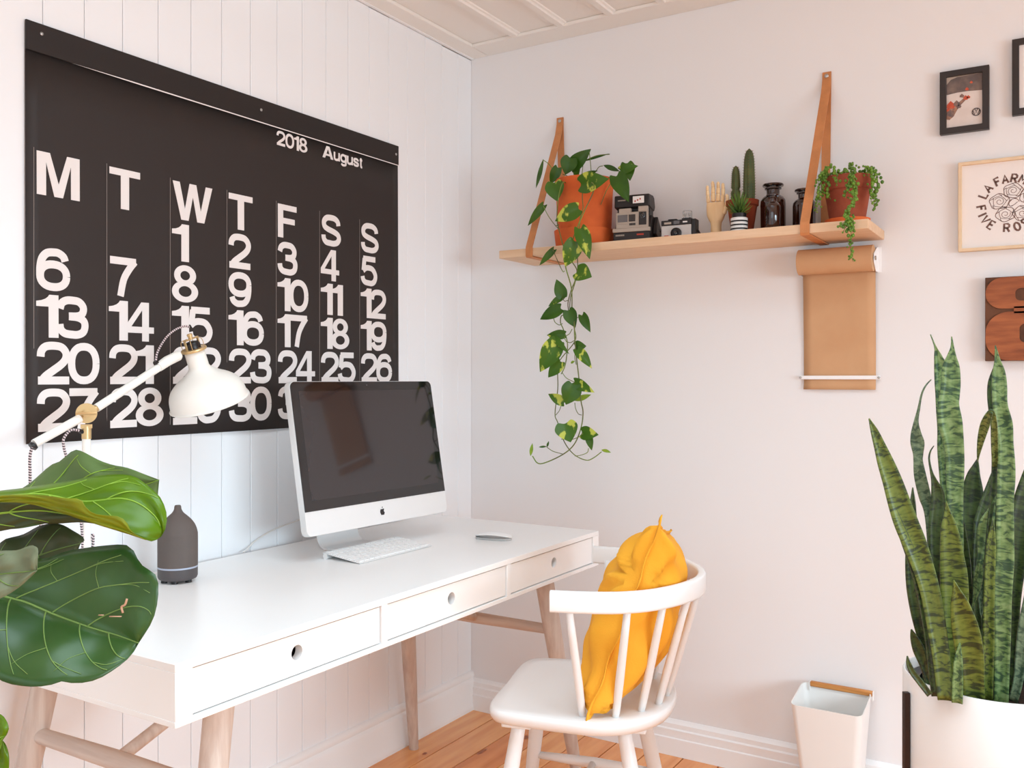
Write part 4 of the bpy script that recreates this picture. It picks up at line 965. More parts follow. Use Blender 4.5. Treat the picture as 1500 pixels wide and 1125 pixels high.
def stroke_letter(mb, c, o, ang, h, w_, th):
    S_ = {'L': [[(0,1),(0,0),(.8,0)]], 'A': [[(0,0),(.5,1),(1,0)], [(.2,.36),(.8,.36)]], 'F': [[(0,0),(0,1),(.85,1)], [(0,.55),(.7,.55)]], 'R': [[(0,0),(0,1),(.65,1),(.9,.85),(.9,.65),(.65,.5),(0,.5)], [(.5,.5),(.95,0)]],
          'M': [[(0,0),(0,1),(.5,.4),(1,1),(1,0)]], 'I': [[(.5,0),(.5,1)]], 'V': [[(0,1),(.5,0),(1,1)]], 'E': [[(.85,1),(0,1),(0,0),(.85,0)], [(0,.52),(.7,.52)]], 'O': [[(.5+.48*math.cos(t*PI/6), .5+.5*math.sin(t*PI/6)) for t in range(13)]],
          'S': [[(.9,.85),(.6,1),(.25,.98),(.08,.78),(.25,.58),(.7,.44),(.9,.24),(.7,.03),(.3,0),(.05,.15)]]}[c]
    ux = Vector((math.cos(ang), 0, math.sin(ang))); uz = Vector((-math.sin(ang), 0, math.cos(ang)))
    for pl in S_: mb.ribbon([o+ux*(a-.5)*w_+uz*(b-.5)*h for a, b in pl], th, NY, .0004)
def wallpt(px, py): p = aty(px, py, RC.y); return p
RCC = wallpt(1477, 298)
for c, px, py, inward in (('L', 1440.5, 285.4, 0), ('A', 1447.6, 276, 0), ('F', 1462, 266, 0), ('A', 1472.5, 262.7, 0), ('R', 1486, 261.3, 0), ('M', 1498.5, 263, 0),
                          ('F', 1437, 306, 1), ('I', 1439, 314.8, 1), ('V', 1443.5, 322, 1), ('E', 1452.6, 330, 1), ('R', 1475, 333.8, 1), ('O', 1490, 331.7, 1), ('S', 1502, 326, 1)):
    p = wallpt(px, py); a = math.atan2(p.z-RCC.z, p.x-RCC.x)
    mb = MB(); stroke_letter(mb, c, p, a-PI/2 if not inward else a+PI/2, .0215, .0135 if c != 'I' else .01, .0052); mb.build('letter', M['ink'], f3, True)
def rose(cx_, cz_, r, seed):
    rnd = random.Random(seed); mb = MB(); c = RC+Vector((cx_, 0, cz_))
    def cur(f, n=26, th=.0012): mb.ribbon([c+Vector((f(i/n)[0], 0, f(i/n)[1])) for i in range(n+1)], th, NY, .0004)
    cur(lambda t: (r*(1+.06*math.sin(5*2*PI*t+seed))*math.cos(2*PI*t), r*.86*(1+.06*math.sin(5*2*PI*t+seed))*math.sin(2*PI*t)), 40, .0016)
    cur(lambda t: (r*(.12+.42*t)*math.cos(9*t+seed), r*(.12+.38*t)*math.sin(9*t+seed)), 36)
    for q in range(5):
        a0 = q*2*PI/5+seed; rr_ = r*(.72+.1*(q % 2))
        cur(lambda t: (rr_*math.cos(a0+1.35*t)*(1-.15*math.sin(PI*t)), rr_*.86*math.sin(a0+1.35*t)*(1-.15*math.sin(PI*t))), 10)
        cur(lambda t: ((rr_+(r-rr_)*t)*math.cos(a0+.4*t), (rr_+(r-rr_)*t)*.86*math.sin(a0+.4*t)), 6)
    mb.build('rose_drawing', M['ink'], f3, True)
for i, (a, b, r) in enumerate(((-.040, .004, .0235), (-.008, .030, .0225), (.032, .012, .0245), (-.026, -.031, .0225), (.014, -.032, .0225), (.046, -.022, .019))): rose(a, b, r, i*1.3)
mb = MB()
for k_ in range(5): mb.ribbon([RC+Vector((-.006+.012*math.cos(t*.5+k_), 0, -.001+.010*math.sin(t*.5+k_*1.2))) for t in range(4)], .0014, NY, .0004)
mb.build('rose_leaf_drawing', M['ink'], f3, True)

# letterpress block with a raised numeral
lb = thing('letterpress_block', 'large brown wooden letterpress block with raised rounded figure', 'wood block', (1.79, 0, 1.255), 0, 'pictures on the wall')
MB().box((1.684, -.028, 1.255), (1.895, -.002, 1.478)).build('block_base', M['blockdark'], lb, True, bevel=.001)
def bowl(x0, x1, z0, z1, r, hx0, hx1, hz0, hz1, hr, m=M['block']):
    out = [(a, b) for a, b in rrect(x0, x1, z0, z1, r, 10)]; hole = [(a, b) for a, b in rrect(hx0, hx1, hz0, hz1, hr, 8)]
    vs, fs = curve_mesh([out, hole], 0, False)
    zm = max(v.z for v in vs) or 1
    return [(v.x, -.0285-.0035*(v.z/zm*.5+.5), v.y) for v in vs], fs
mb = MB(); v_, f_ = bowl(1.6855, 1.893, 1.3935, 1.4765, .0405, 1.755, 1.83, 1.413, 1.446, .013); mb.add(v_, f_)
v_, f_ = bowl(1.6855, 1.893, 1.2560, 1.3850, .055, 1.765, 1.83, 1.303, 1.352, .013); mb.add(v_, f_)
mb.box((1.752, -.032, 1.38), (1.84, -.0285, 1.398))
mb.build('raised_figure', M['block'], lb, True)

# ---------------------------------------------------------------- waste bin
bn = thing('waste_bin', 'small white waste bin with wooden handle against the wall', 'waste bin', (1.30, -.10, 0))
def bin_ring(z, x0, x1, y0, y1, r, zt=None):
    pts = rrect(x0, x1, y0, y1, r, 6); return [Vector((a, b, z if zt is None else zt[0]+(zt[1]-zt[0])*(b-y0)/(y1-y0))) for a, b in pts]
R0 = bin_ring(.002, 1.235, 1.375, -.150, -.035, .018); R1 = bin_ring(.3, 1.203, 1.398, -.172, -.026, .020, (.288, .313))
R2 = bin_ring(.3, 1.2055, 1.3955, -.1695, -.0285, .018, (.288, .313)); R3 = bin_ring(.006, 1.2375, 1.3725, -.1475, -.0375, .016)
n = len(R0); vs = R0+R1+R2+R3
fs = [(r*n+k_, r*n+(k_+1) % n, (r+1)*n+(k_+1) % n, (r+1)*n+k_) for r in range(3) for k_ in range(n)]+[tuple(reversed(range(n))), tuple(3*n+k_ for k_ in range(n))]
MB().add(vs, fs).build('tub', M['white'], bn, True, smooth=True)
MB().box((1.226, -.036, .304), (1.400, -.022, .3185)).build('handle', M['bamboo'], bn, True, bevel=.003)
MB().box((1.2245, -.0365, .292), (1.2262, -.0215, .318)).build('handle_bracket', M['white'], bn, True); MB().box((1.3998, -.0365, .292), (1.4015, -.0215, .318)).build('handle_bracket', M['white'], bn, True)

# ---------------------------------------------------------------- snake plant, pot and stand
pc = at(1455, 990, 1.70); PR = .1555; RZ_ = pc.z
sn = thing('snake_plant', 'tall banded snake plant in a large glossy white pot', 'plant', (pc.x, pc.y, RZ_-.30))
MB().lathe([(PR*.93, -.30), (PR*.97, -.295), (PR, -.28), (PR, -.004), (PR-.002, 0), (PR-.005, 0), (PR-.007, -.004), (PR-.007, -.055), (PR-.02, -.056)], 96, pc, cap1=False).build('pot', M['potwhite'], sn, True, smooth=True)
MB().lathe([(PR-.03, -.02), (PR-.0085, -.02), (PR-.0085, -.05), (PR-.03, -.05)], 64, pc, False, False).build('inner_pot', M['blackpl'], sn, True, smooth=True)
MB().lathe([(.001, -.04), (PR-.012, -.042)], 48, pc, cap0=False, cap1=False).build('soil', M['soil'], sn, True)
def sleaf(pts, depth, m, dtop=None, curl=.35):
    "pts: (px, py, half width px) from base to tip"
    n = len(pts); dtop = depth if dtop is None else dtop
    C_ = []; W_ = []
    tot = abs(pts[-1][1]-pts[0][1]) or 1
    for px, py, hw in pts:
        t = abs(py-pts[0][1])/tot; d = depth+(dtop-depth)*t
        C_.append(at(px, py, d)); W_.append(Vector((hw*d/FPX, 0, 0)))
    P = smooth_path(C_, 5); WW = [max(.0004, v.x) for v in smooth_path(W_, 5)]
    vs, fs, uvs = [], [], []; acc = random.uniform(0, 3); N = len(P); mcols = 7
    for i in range(N):
        if i: acc += (P[i]-P[i-1]).length
        T = (P[min(i+1, N-1)]-P[max(i-1, 0)]).normalized(); V = (CAM-P[i]).normalized(); S = T.cross(V).normalized(); Nn = S.cross(T).normalized()
        for j in range(mcols):
            u = -1+2*j/(mcols-1); wob = 1+.05*noise.noise(Vector((acc*14, 7*(u > 0), 0)))
            vs.append(P[i]+S*u*WW[i]*wob-Nn*curl*WW[i]*(1-u*u)+Nn*curl*.5*WW[i]); uvs.append((u*.5+.5+acc*0, acc))
    for i in range(N-1):
        for j in range(mcols-1): a = i*mcols+j; fs.append((a, a+1, a+mcols+1, a+mcols))
    MB().add(vs, fs, uvs).build('leaf', M[m], sn, True, smooth=2, solid=.0022)
R = reversed
def rv(l): return list(reversed(l))
D0 = 1.70
sleaf(rv([(1394,493,.4),(1395,508,2),(1394,522,6),(1393,537,11),(1393,560,12.5),(1391,578,13),(1389,594,14),(1392,620,16),(1397,649,13.5),(1399,677,12),(1399,700,11.5),(1399,740,10.5),(1398,800,12),(1398,870,13),(1400,1030,11)]), 1.69, 'sanA')
sleaf(rv([(1363,490,.3),(1370,508,1.2),(1374,522,5),(1378,540,8.5),(1377,562,7),(1375,580,4),(1376,602,4),(1380,630,6),(1381,659,7),(1384,698,7),(1386,730,7),(1388,800,9),(1392,900,9),(1393,1025,8)]), 1.73, 'sanA')
sleaf(rv([(1386,735,.4),(1388,750,4),(1390,770,10),(1392,786,13),(1395,816,16),(1397,840,18),(1398,875,18.5),(1398,920,17),(1400,1030,13)]), 1.64, 'sanB')
sleaf(rv([(1397,850,.4),(1401,864,5),(1405,880,11),(1410,902,15.5),(1415,925,18),(1419,948,18.5),(1423,973,17),(1425,1000,15),(1428,1034,13)]), 1.60, 'sanB', 1.58)
sleaf(rv([(1458,506,.4),(1461,527,3.5),(1463,545,8),(1464,565,9.5),(1465,593,9.5),(1470,621,12),(1473,649,10),(1474,677,11),(1474,700,11.5),(1472,737,11),(1472,776,11.5),(1472,816,12),(1469,845,13),(1468,881,12),(1468,943,10.5),(1467,1004,9.5),(1466,1034,9)]), 1.64, 'sanA')
sleaf(rv([(1455,540,.5),(1452,560,4),(1452,580,5),(1454,602,5),(1458,635,5),(1459,665,5.5),(1459,700,6),(1457,740,7),(1453,796,8),(1449,850,7.5),(1448,943,7),(1446,1034,7.5)]), 1.66, 'sanC')
sleaf([(1446,1032,7),(1448,943,7.5),(1449,870,7),(1452,800,6),(1455,760,1)], 1.645, 'sanB')
sleaf([(1458,690,4),(1457,650,4.5),(1456,618,4),(1453,603,3),(1448,609,4.5),(1443,622,6),(1438,640,5),(1434,660,2.5),(1432,676,.5)], 1.67, 'sanA', 1.65)
sleaf(rv([(1432,672,.5),(1429,685,5),(1426,698,9),(1424,726,15),(1421,757,14),(1420,800,13),(1420,880,11),(1420,1030,8)]), 1.76, 'sanC')
sleaf(rv([(1454,690,.5),(1453,700,3),(1450,718,6.5),(1444,740,9),(1438,760,9),(1433,782,6.5),(1431,840,6),(1433,1028,6)]), 1.72, 'sanC')
sleaf([(1424,892,.6),(1427,880,2),(1431,862,4.5),(1434,842,5.5),(1435,826,4),(1440,806,7),(1443,786,10),(1446,767,10),(1453,747,5),(1459,726,.5)], 1.68, 'sanA', 1.66)
sleaf([(1434,826,3),(1436,842,6),(1437,862,6),(1437,885,3.5),(1437,905,.5)], 1.685, 'sanD')
sleaf(rv([(1273,613,.5),(1281,632,5),(1289,654,8),(1297,677,11),(1308,707,13.5),(1318,738,15.5),(1328,768,16.5),(1341,800,16),(1352,830,14.5),(1361,860,13.5),(1369,900,13),(1376,945,12),(1381,985,11),(1384,1026,9)]), 1.60, 'sanB', 1.66)
sleaf(rv([(1300,720,.5),(1311,748,3.5),(1324,784,6.5),(1338,822,7.5),(1348,860,6.5),(1355,900,5.5),(1361,943,5),(1366,985,5),(1370,1020,5)]), 1.615, 'sanC', 1.65)
sleaf(rv([(1337,714,.4),(1337,740,4),(1336,780,7),(1336,825,9),(1339,862,10),(1345,900,9.5),(1353,940,7),(1362,985,6),(1368,1020,6)]), 1.68, 'sanC')
sleaf(rv([(1335,922,.6),(1339,934,5),(1346,952,8),(1354,975,6),(1362,1008,3)]), 1.66, 'sanC')
sleaf(rv([(1329,961,.5),(1331,972,3),(1337,985,4),(1347,998,4.5),(1362,1018,4)]), 1.60, 'sanC')
sleaf(rv([(1364,556,.4),(1356,565,.8),(1350,578,1),(1346,598,1.5),(1342,618,3),(1342,636,7),(1344,649,9),(1345,665,6.5),(1345,675,6),(1348,698,8),(1355,728,8),(1361,757,5.5),(1368,840,6),(1380,1020,6)]), 1.74, 'sanD')
sleaf(rv([(1368,653,.3),(1363,661,.7),(1361,672,1),(1364,690,1.5),(1368,703,3.5),(1373,720,8),(1374,737,9),(1372,757,10),(1371,790,10),(1374,880,9),(1382,1022,8)]), 1.71, 'sanC')
sleaf([(1482,1016,8),(1484,922,7.5),(1486,860,10),(1492,800,15),(1500,750,17),(1510,700,12),(1518,650,1)], 1.72, 'sanC')
sleaf([(1484,1028,6),(1492,994,6.5),(1498,943,8),(1505,902,9),(1514,850,7),(1520,800,1)], 1.66, 'sanD')
sleaf([(1402,1030,7),(1403,994,7),(1404,965,5),(1406,942,.5)], 1.585, 'sanA')
sleaf([(1392,1030,9),(1390,940,9),(1388,870,8),(1385,820,1)], 1.67, 'sanC')
sleaf([(1412,1030,11),(1411,930,12),(1410,830,11),(1409,750,1)], 1.74, 'sanC')
sleaf([(1386,1028,5),(1388,985,5),(1390,950,.8)], 1.63, 'sanB')
sleaf([(1434,1034,7),(1436,960,8),(1438,880,7),(1442,820,1)], 1.72, 'sanC')
sleaf([(1360,1020,9),(1364,940,9),(1368,860,8),(1374,790,1)], 1.73, 'sanC')
sleaf([(1530,1010,9),(1545,900,14),(1560,800,16),(1575,690,1)], 1.72, 'sanA')
# steel stand: four uprights and a cross below the pot
ps = thing('plant_stand', 'dark metal stand holding the large white pot', 'plant stand', (pc.x, pc.y, 0))
ang0 = math.atan2(at(1335, 1013, 1.70).y-pc.y, at(1335, 1013, 1.70).x-pc.x)
for q in range(4):
    a = ang0+q*PI/2; x_, y_ = pc.x+(PR+.0065)*math.cos(a), pc.y+(PR+.0065)*math.sin(a)
    m_ = Matrix.Translation((x_, y_, 0)) @ Matrix.Rotation(a, 4, 'Z')
    MB().box((-.0055, -.0055, 0), (.0055, .0055, RZ_-.030), m_).build('upright', M['stand'], ps, True, bevel=.0012)
for q in range(2):
    a = ang0+q*PI/2; m_ = Matrix.Translation((pc.x, pc.y, 0)) @ Matrix.Rotation(a, 4, 'Z')
    MB().box((-PR, -.0055, RZ_-.312), (PR, .0055, RZ_-.3005), m_).build('cross_bar', M['stand'], ps, True)

# ---------------------------------------------------------------- chair
CC = Vector((.895, -.778, 0)); CR = math.radians(196.7)
ch = thing('spindle_chair', 'white painted wooden chair with curved spindle back by the desk', 'chair', CC, CR)
# local: +x is the way the chair faces, +y its near side
def seat_outline(s_=1.0):
    pts = [(.222, 0), (.224, .10), (.220, .165), (.196, .205), (.13, .218), (.04, .226), (-.04, .226), (-.105, .200), (-.155, .150), (-.185, .085), (-.195, 0)]
    pts = pts+[(a, -b) for a, b in reversed(pts[1:-1])]
    P = smooth_path([(a*s_, b*s_, 0) for a, b in pts+[pts[0]]], 4)[:-1]
    return P
SO = seat_outline(); n = len(SO); ST = .452
vs = []; lay = [(.90, ST-.034), (.965, ST-.030), (.992, ST-.020), (1.0, ST-.011), (.993, ST-.003), (.975, ST), (.86, ST-.0005), (.6, ST-.005), (.3, ST-.007), (.02, ST-.0065)]
for s_, z in lay:
    for p in SO: vs.append((p.x*s_+.01*(1-s_), p.y*s_, z))
fs = [(i*n+k_, i*n+(k_+1) % n, (i+1)*n+(k_+1) % n, (i+1)*n+k_) for i in range(len(lay)-1) for k_ in range(n)]+[tuple(reversed(range(n))), tuple((len(lay)-1)*n+k_ for k_ in range(n))]
MB().add(vs, fs).build('seat', M['chair'], ch, smooth=2)
# curved back rail
rl = [(.052, .268), (-.02, .262), (-.09, .246), (-.155, .205), (-.212, .130), (-.246, .045), (-.246, -.045), (-.212, -.130), (-.155, -.205), (-.09, -.246), (-.02, -.262), (.052, -.270)]
RP = smooth_path([(a, b, 0) for a, b in rl], 6); vs = []
sec = [(-.010, .004), (-.010, .040), (-.007, .0455), (.0, .047), (.007, .0455), (.010, .040), (.010, .004), (.007, 0), (-.007, 0)]
N = len(RP); ns = len(sec)
for i, p in enumerate(RP):
    T = (RP[min(i+1, N-1)]-RP[max(i-1, 0)]).normalized(); q = Vector((T.y, -T.x, 0))
    for a, b in sec: vs.append(p+q*(a+(.004-.25*(b-.023)*-.0))+Vector((0, 0, .703+b)))
fs = [(i*ns+k_, i*ns+(k_+1) % ns, (i+1)*ns+(k_+1) % ns, (i+1)*ns+k_) for i in range(N-1) for k_ in range(ns)]+[tuple(reversed(range(ns))), tuple((N-1)*ns+k_ for k_ in range(ns))]
MB().add(vs, fs).build('back_rail', M['chair'], ch, bevel=.0015, smooth=True)
for (a, b), (c, d) in (((-.004, .180), (.012, .263)), ((-.074, .166), (-.112, .236)), ((-.124, .114), (-.182, .172)), ((-.156, .060), (-.229, .100)), ((-.168, 0), (-.248, .012)), ((-.156, -.060), (-.229, -.100)), ((-.124, -.114), (-.182, -.172)), ((-.074, -.166), (-.112, -.236)), ((-.004, -.180), (.012, -.263))):
    p, q = Vector((a, b, ST-.012)), Vector((c, d, .712))
    MB().tube([p, p.lerp(q, .1), p.lerp(q, .35), p.lerp(q, .75), q], [.0075, .0088, .0098, .0088, .0078], 16).build('spindle', M['chair'], ch, smooth=2)
LG = [((.150, .150), (.212, .208)), ((.168, -.150), (.226, -.208)), ((-.085, .122), (-.170, .180)), ((-.085, -.122), (-.170, -.180))]
LL = []
for (a, b), (c, d) in LG:
    p, q = Vector((a, b, ST-.031)), Vector((c, d, .001)); LL.append((p, q))
    MB().tube([p, p.lerp(q, .1), p.lerp(q, .38), p.lerp(q, .75), q], [.0155, .0165, .019, .0165, .0125], 20).build('leg', M['chair'], ch, smooth=2)
for x0, x1, yw in ((.115, .185, .19), (-.140, -.075, .15)): MB().box((x0, -yw, ST-.043), (x1, yw, ST-.0325)).build('seat_batten', M['chair'], ch, bevel=.003)
def lz(i, z): p, q = LL[i]; return p.lerp(q, (p.z-z)/(p.z-q.z))
a, b = lz(0, .20), lz(2, .20); MB().tube([a, a.lerp(b, .3), a.lerp(b, .5), a.lerp(b, .7), b], [.0085, .0125, .0145, .0125, .0085], 14).build('stretcher', M['chair'], ch, smooth=2)
c, d = lz(1, .20), lz(3, .20); MB().tube([c, c.lerp(d, .3), c.lerp(d, .5), c.lerp(d, .7), d], [.0085, .0125, .0145, .0125, .0085], 14).build('stretcher', M['chair'], ch, smooth=2)
e, f = a.lerp(b, .5), c.lerp(d, .5); MB().tube([e, e.lerp(f, .5), f], [.0085, .0135, .0085], 14).build('stretcher', M['chair'], ch, smooth=2)

# ---------------------------------------------------------------- cushion
cu = thing('cushion', 'mustard yellow square cushion propped against the chair back', 'cushion', CC+Vector((0, 0, ST)), CR)
# plane of the pillow: corner points in chair coordinates (x forward, y near side, z above seat)
K = {(-1, -1): Vector((-.070, -.170, .060)), (1, -1): Vector((-.020, .205, .006)), (-1, 1): Vector((-.165, -.160, .360)), (1, 1): Vector((-.172, .165, .432))}
NU = 44; TH = .088
nn = (K[(1, -1)]-K[(-1, -1)]).cross(K[(-1, 1)]-K[(-1, -1)]).normalized()
if nn.x < 0: nn = -nn
def pil(u, v, side):
    # edges draw in between the corners
    pu = u*(1-.07*(1-v*v)); pv = v*(1-.06*(1-u*u))
    a, b = (pu+1)/2, (pv+1)/2
    p = K[(-1, -1)]*(1-a)*(1-b)+K[(1, -1)]*a*(1-b)+K[(-1, 1)]*(1-a)*b+K[(1, 1)]*a*b
    t = (max(0, 1-abs(u)**2.6))**.55*(max(0, 1-abs(v)**2.8))**.55
    wr_ = 0
    e_ = 1-t
    q = Vector((u*2.2, v*2.2, side*3))
    wr_ += .015*noise.noise(q*1.3)*t**.3
    wr_ += .007*noise.noise(Vector((u*3+v*4, v*1.5-u*3, side*5)))*min(1, e_*1.6)
    # pleats running in from the near bottom corner and the top near corner
    for cu_, cv_, am_ in ((1, -1, .020), (1, .42, .022), (1, 1, .012)):
        du, dv = u-cu_, v-cv_; r_ = math.hypot(du, dv); an = math.atan2(dv, du)
        wr_ += am_*math.sin(an*7+side+cu_)*math.exp(-r_*2.6)*min(1, r_*6)
    return p+nn*side*(TH*t*(1.05 if side > 0 else 1.05+.25*max(0, -v))+wr_)
vs = []; fs = []
for side in (1, -1):
    b = len(vs)
    for i in range(NU+1):
        for j in range(NU+1):
            u, v = -1+2*i/NU, -1+2*j/NU
            u = math.sin(u*PI/2)*.35+u*.65; v = math.sin(v*PI/2)*.35+v*.65
            edge = i in (0, NU) or j in (0, NU)
            vs.append(pil(u, v, side) if not edge else pil(u, v, 0.0001*side))
    for i in range(NU):
        for j in range(NU): a = b+i*(NU+1)+j; fs.append((a, a+1, a+NU+2, a+NU+1))
o = MB().add(vs, fs)
me = o.build('cover', M['yellow'], cu, smooth=2)
bm = bmesh.new(); bm.from_mesh(me.data); bmesh.ops.remove_doubles(bm, verts=bm.verts, dist=.0004); bmesh.ops.recalc_face_normals(bm, faces=bm.faces); bm.to_mesh(me.data); bm.free()
# flanged seam along the outline, standing proud and waving
per = []
for k_ in range(4*28):
    s_, t = divmod(k_, 28); t = -1+2*t/28
    per.append(((t, -1), (1, t), (-t, 1), (-1, -t))[s_])
vs = []; NP = len(per); cen = sum((K[k_] for k_ in K), Vector())/4
for i in range(NP+1):
    u, v = per[i % NP]; p = pil(u, v, .0001); out = (p-cen).normalized()
    w1 = .009+.003*noise.noise(Vector((i*.3, 0, 0)))
    cr = max(0, abs(u)+abs(v)-1.80)*5; w1 += .022*cr*(1 if v > 0 and u > 0 else .25)
    wv = nn*(.004*math.sin(i*.9)+.003*noise.noise(Vector((i*.21, 3, 0))))
    vs += [p-out*.003, p+out*w1*.5+wv*.5, p+out*w1+wv]
fs = [(i*3+k_, i*3+k_+1, i*3+4+k_, i*3+3+k_) for i in range(NP) for k_ in range(2)]
MB().add(vs, fs).build('seam_flange', M['yellow'], cu, smooth=2, solid=.003)

# ---------------------------------------------------------------- fiddle leaf fig in the foreground
FT = Vector((.43, -2.20, 0))
fg = thing('fiddle_leaf_fig', 'fiddle-leaf fig with big veined leaves reaching in beside the desk', 'plant', FT)
MB().lathe([(.10, 0), (.115, .004), (.145, .25), (.148, .26), (.138, .26), (.132, .23), (.01, .228)], 48, FT, cap1=False).build('pot', M['potwhite'], fg, True, smooth=True)
MB().lathe([(.001, .234), (.134, .230)], 32, FT, cap0=False, cap1=False).build('soil', M['soil'], fg, True)
trunk = smooth_path([FT+Vector(p) for p in ((0, 0, .22), (.01, .005, .5), (-.005, .0, .8), (.01, -.01, 1.1), (.0, .0, 1.35))], 5)
MB().tube(trunk, [.014-.007*i/(len(trunk)-1) for i in range(len(trunk))], 12).build('trunk', M['bark'], fg, True, smooth=2)
def big_leaf(mid, up, low, m, vm, veins, bulge=.012, petiole=True, nu=30, fold=0, thick=.0006, vr=.0011):
    "mid/up/low: lists of (px, py, depth) from the leaf base to the tip"
    A = resample(smooth_path([at(*p) for p in mid], 5), nu+1); B = resample(smooth_path([at(*p) for p in up], 5), nu+1); Cc = resample(smooth_path([at(*p) for p in low], 5), nu+1)
    m_ = 8
    def surf(u, v):
        v = max(0, min(1, v)); i = min(int(v*nu), nu-1); f_ = v*nu-i
        c = A[i].lerp(A[i+1], f_); e = (B if u > 0 else Cc); e = e[i].lerp(e[i+1], f_); a = abs(u)
        p = c.lerp(e, a); vd = (CAM-p).normalized()
        # blade rises between the midrib and the edge and puckers between the veins
        return p+vd*(bulge*math.sin(PI*a*.85)*math.sin(PI*min(1, v+.08))+.0035*math.sin(v*21+3*a)*math.sin(PI*a)+.003*noise.noise(Vector((u*3, v*6, bulge*90))))
    vs, fs, uvs = [], [], []
    for i in range(nu+1):
        for j in range(-m_, m_+1): vs.append(surf(j/m_, i/nu)); uvs.append((j/m_*.5+.5, i/nu))
    W_ = 2*m_+1
    for i in range(nu):
        for j in range(W_-1): a = i*W_+j; fs.append((a, a+1, a+W_+1, a+W_))
    o = MB().add(vs, fs, uvs).build('leaf', M[m], fg, True, smooth=2, solid=thick)
    if veins:
        s = MB()
        def vein(path, r0, r1):
            P = [surf(u, v) for u, v in path]; P = smooth_path(P, 5)
            P = [p+(CAM-p).normalized()*.0010 for p in P]; N_ = len(P)
            s.tube(P, [r0+(r1-r0)*i/(N_-1) for i in range(N_)], 6, True)
        vein([(0, i/14) for i in range(15)], vr*1.9, vr*.7)
        for side, v0, sp_, br in veins:
            pth = [(side*a, v0+sp_*a**1.25) for a in (0, .12, .28, .45, .62, .78, .88)]
            vein(pth, vr, vr*.45)
            if br:
                vein([(side*.62, v0+sp_*.62**1.25), (side*.74, v0+sp_*.55+.06), (side*.84, v0+sp_*.55+.13)], vr*.55, vr*.3)
                vein([(side*.45, v0+sp_*.45**1.25), (side*.60, v0+sp_*.42-.07), (side*.78, v0+sp_*.46-.11)], vr*.5, vr*.25)
        s.build('veins', M[vm], o, True, smooth=2)
    if petiole and veins:
        q = A[0]; tr = min(trunk, key=lambda p: abs(p.z-(q.z-.03)))
        MB().tube(smooth_path([tr, tr.lerp(q, .5)+Vector((0, 0, -.012)), q, A[1]], 5), .0028, 8).build('petiole', M['vein'], fg, True, smooth=2)
    return o
a_ = 1.24
VN = [(1, .08, .34, 1), (1, .30, .36, 1), (1, .50, .32, 1), (1, .70, .22, 0), (-1, .10, .24, 1), (-1, .28, .28, 1), (-1, .47, .28, 1), (-1, .66, .22, 1), (-1, .82, .12, 0)]
# large dark leaf, lower left
big_leaf([(-62, 842, 1.22), (-25, 860, 1.235), (6, 874, a_), (35, 881, a_), (82, 901, a_), (135, 920, 1.235), (170, 930, 1.23), (203, 942, 1.22)],
         [(-62, 842, 1.22), (-40, 815, 1.25), (0, 812, 1.27), (40, 816, 1.275), (67, 818, 1.275), (95, 808, 1.275), (123, 803, 1.27), (155, 799, 1.27), (184, 798, 1.265), (196, 807, 1.26), (206, 826, 1.25), (227, 841, 1.235), (232, 856, 1.23), (230, 886, 1.225), (222, 912, 1.22), (203, 942, 1.22)],
         [(-62, 842, 1.22), (-78, 880, 1.19), (-72, 930, 1.17), (-40, 968, 1.16), (0, 996, 1.155), (20, 1003, 1.155), (51, 1006, 1.155), (75, 1003, 1.16), (90, 998, 1.165), (112, 1001, 1.17), (143, 995, 1.18), (174, 976, 1.195), (192, 960, 1.21), (203, 942, 1.22)],
         'fig', 'vein', VN, .014, .45)
# dull leaf behind it
big_leaf([(-50, 850, 1.36), (-10, 838, 1.37), (40, 820, 1.37), (80, 806, 1.37), (118, 796, 1.36)],
         [(-50, 850, 1.36), (-40, 815, 1.38), (-5, 800, 1.39), (7, 790, 1.39), (34, 783, 1.40), (59, 770, 1.40), (86, 767, 1.39), (108, 778, 1.38), (124, 789, 1.37), (118, 796, 1.36)],
         [(-50, 850, 1.36), (-30, 880, 1.33), (30, 880, 1.33), (80, 850, 1.34), (105, 825, 1.35), (118, 796, 1.36)],
         'figd', 'veind', [(1, .15, .25, 0), (1, .4, .2, 0), (1, .62, .15, 0), (-1, .3, .2, 0), (-1, .6, .2, 0)], .008, .5)
# greyish leaf tip nearest the lens
big_leaf([(-95, 850, .98), (-40, 846, .98), (10, 840, .98), (54, 836, .98)],
         [(-95, 850, .98), (-60, 812, .99), (0, 807, .99), (25, 806, .99), (44, 799, .99), (53, 801, .985), (56, 808, .98), (54, 836, .98)],
         [(-95, 850, .98), (-60, 885, .97), (-20, 884, .97), (2, 876, .97), (20, 866, .975), (38, 852, .975), (54, 836, .98)],
         'figg', 'veind', [(1, .3, .3, 0), (-1, .35, .3, 0), (-1, .6, .25, 0)], .006, .5, thick=.0006, vr=.0009)
# big leaf seen from below at the top
big_leaf([(-40, 770, 1.40), (20, 745, 1.41), (80, 722, 1.41), (150, 716, 1.40), (200, 713, 1.39), (233, 703, 1.38)],
         [(-40, 770, 1.40), (0, 735, 1.42), (35, 714, 1.43), (51, 702, 1.44), (70, 685, 1.44), (81, 678, 1.44), (90, 675, 1.44), (99, 666, 1.445), (110, 659, 1.44), (122, 662, 1.43), (145, 674, 1.42), (165, 681, 1.41), (186, 685, 1.40), (210, 694, 1.39), (233, 703, 1.38)],
         [(-40, 770, 1.40), (20, 775, 1.37), (100, 760, 1.36), (180, 752, 1.37), (228, 735, 1.375), (231, 723, 1.38), (233, 703, 1.38)],
         'figu', 'veinb', [(1, .15, .18, 0), (1, .36, .22, 0), (1, .52, .28, 1), (-1, .3, .2, 0), (-1, .6, .2, 0)], .008, .8)
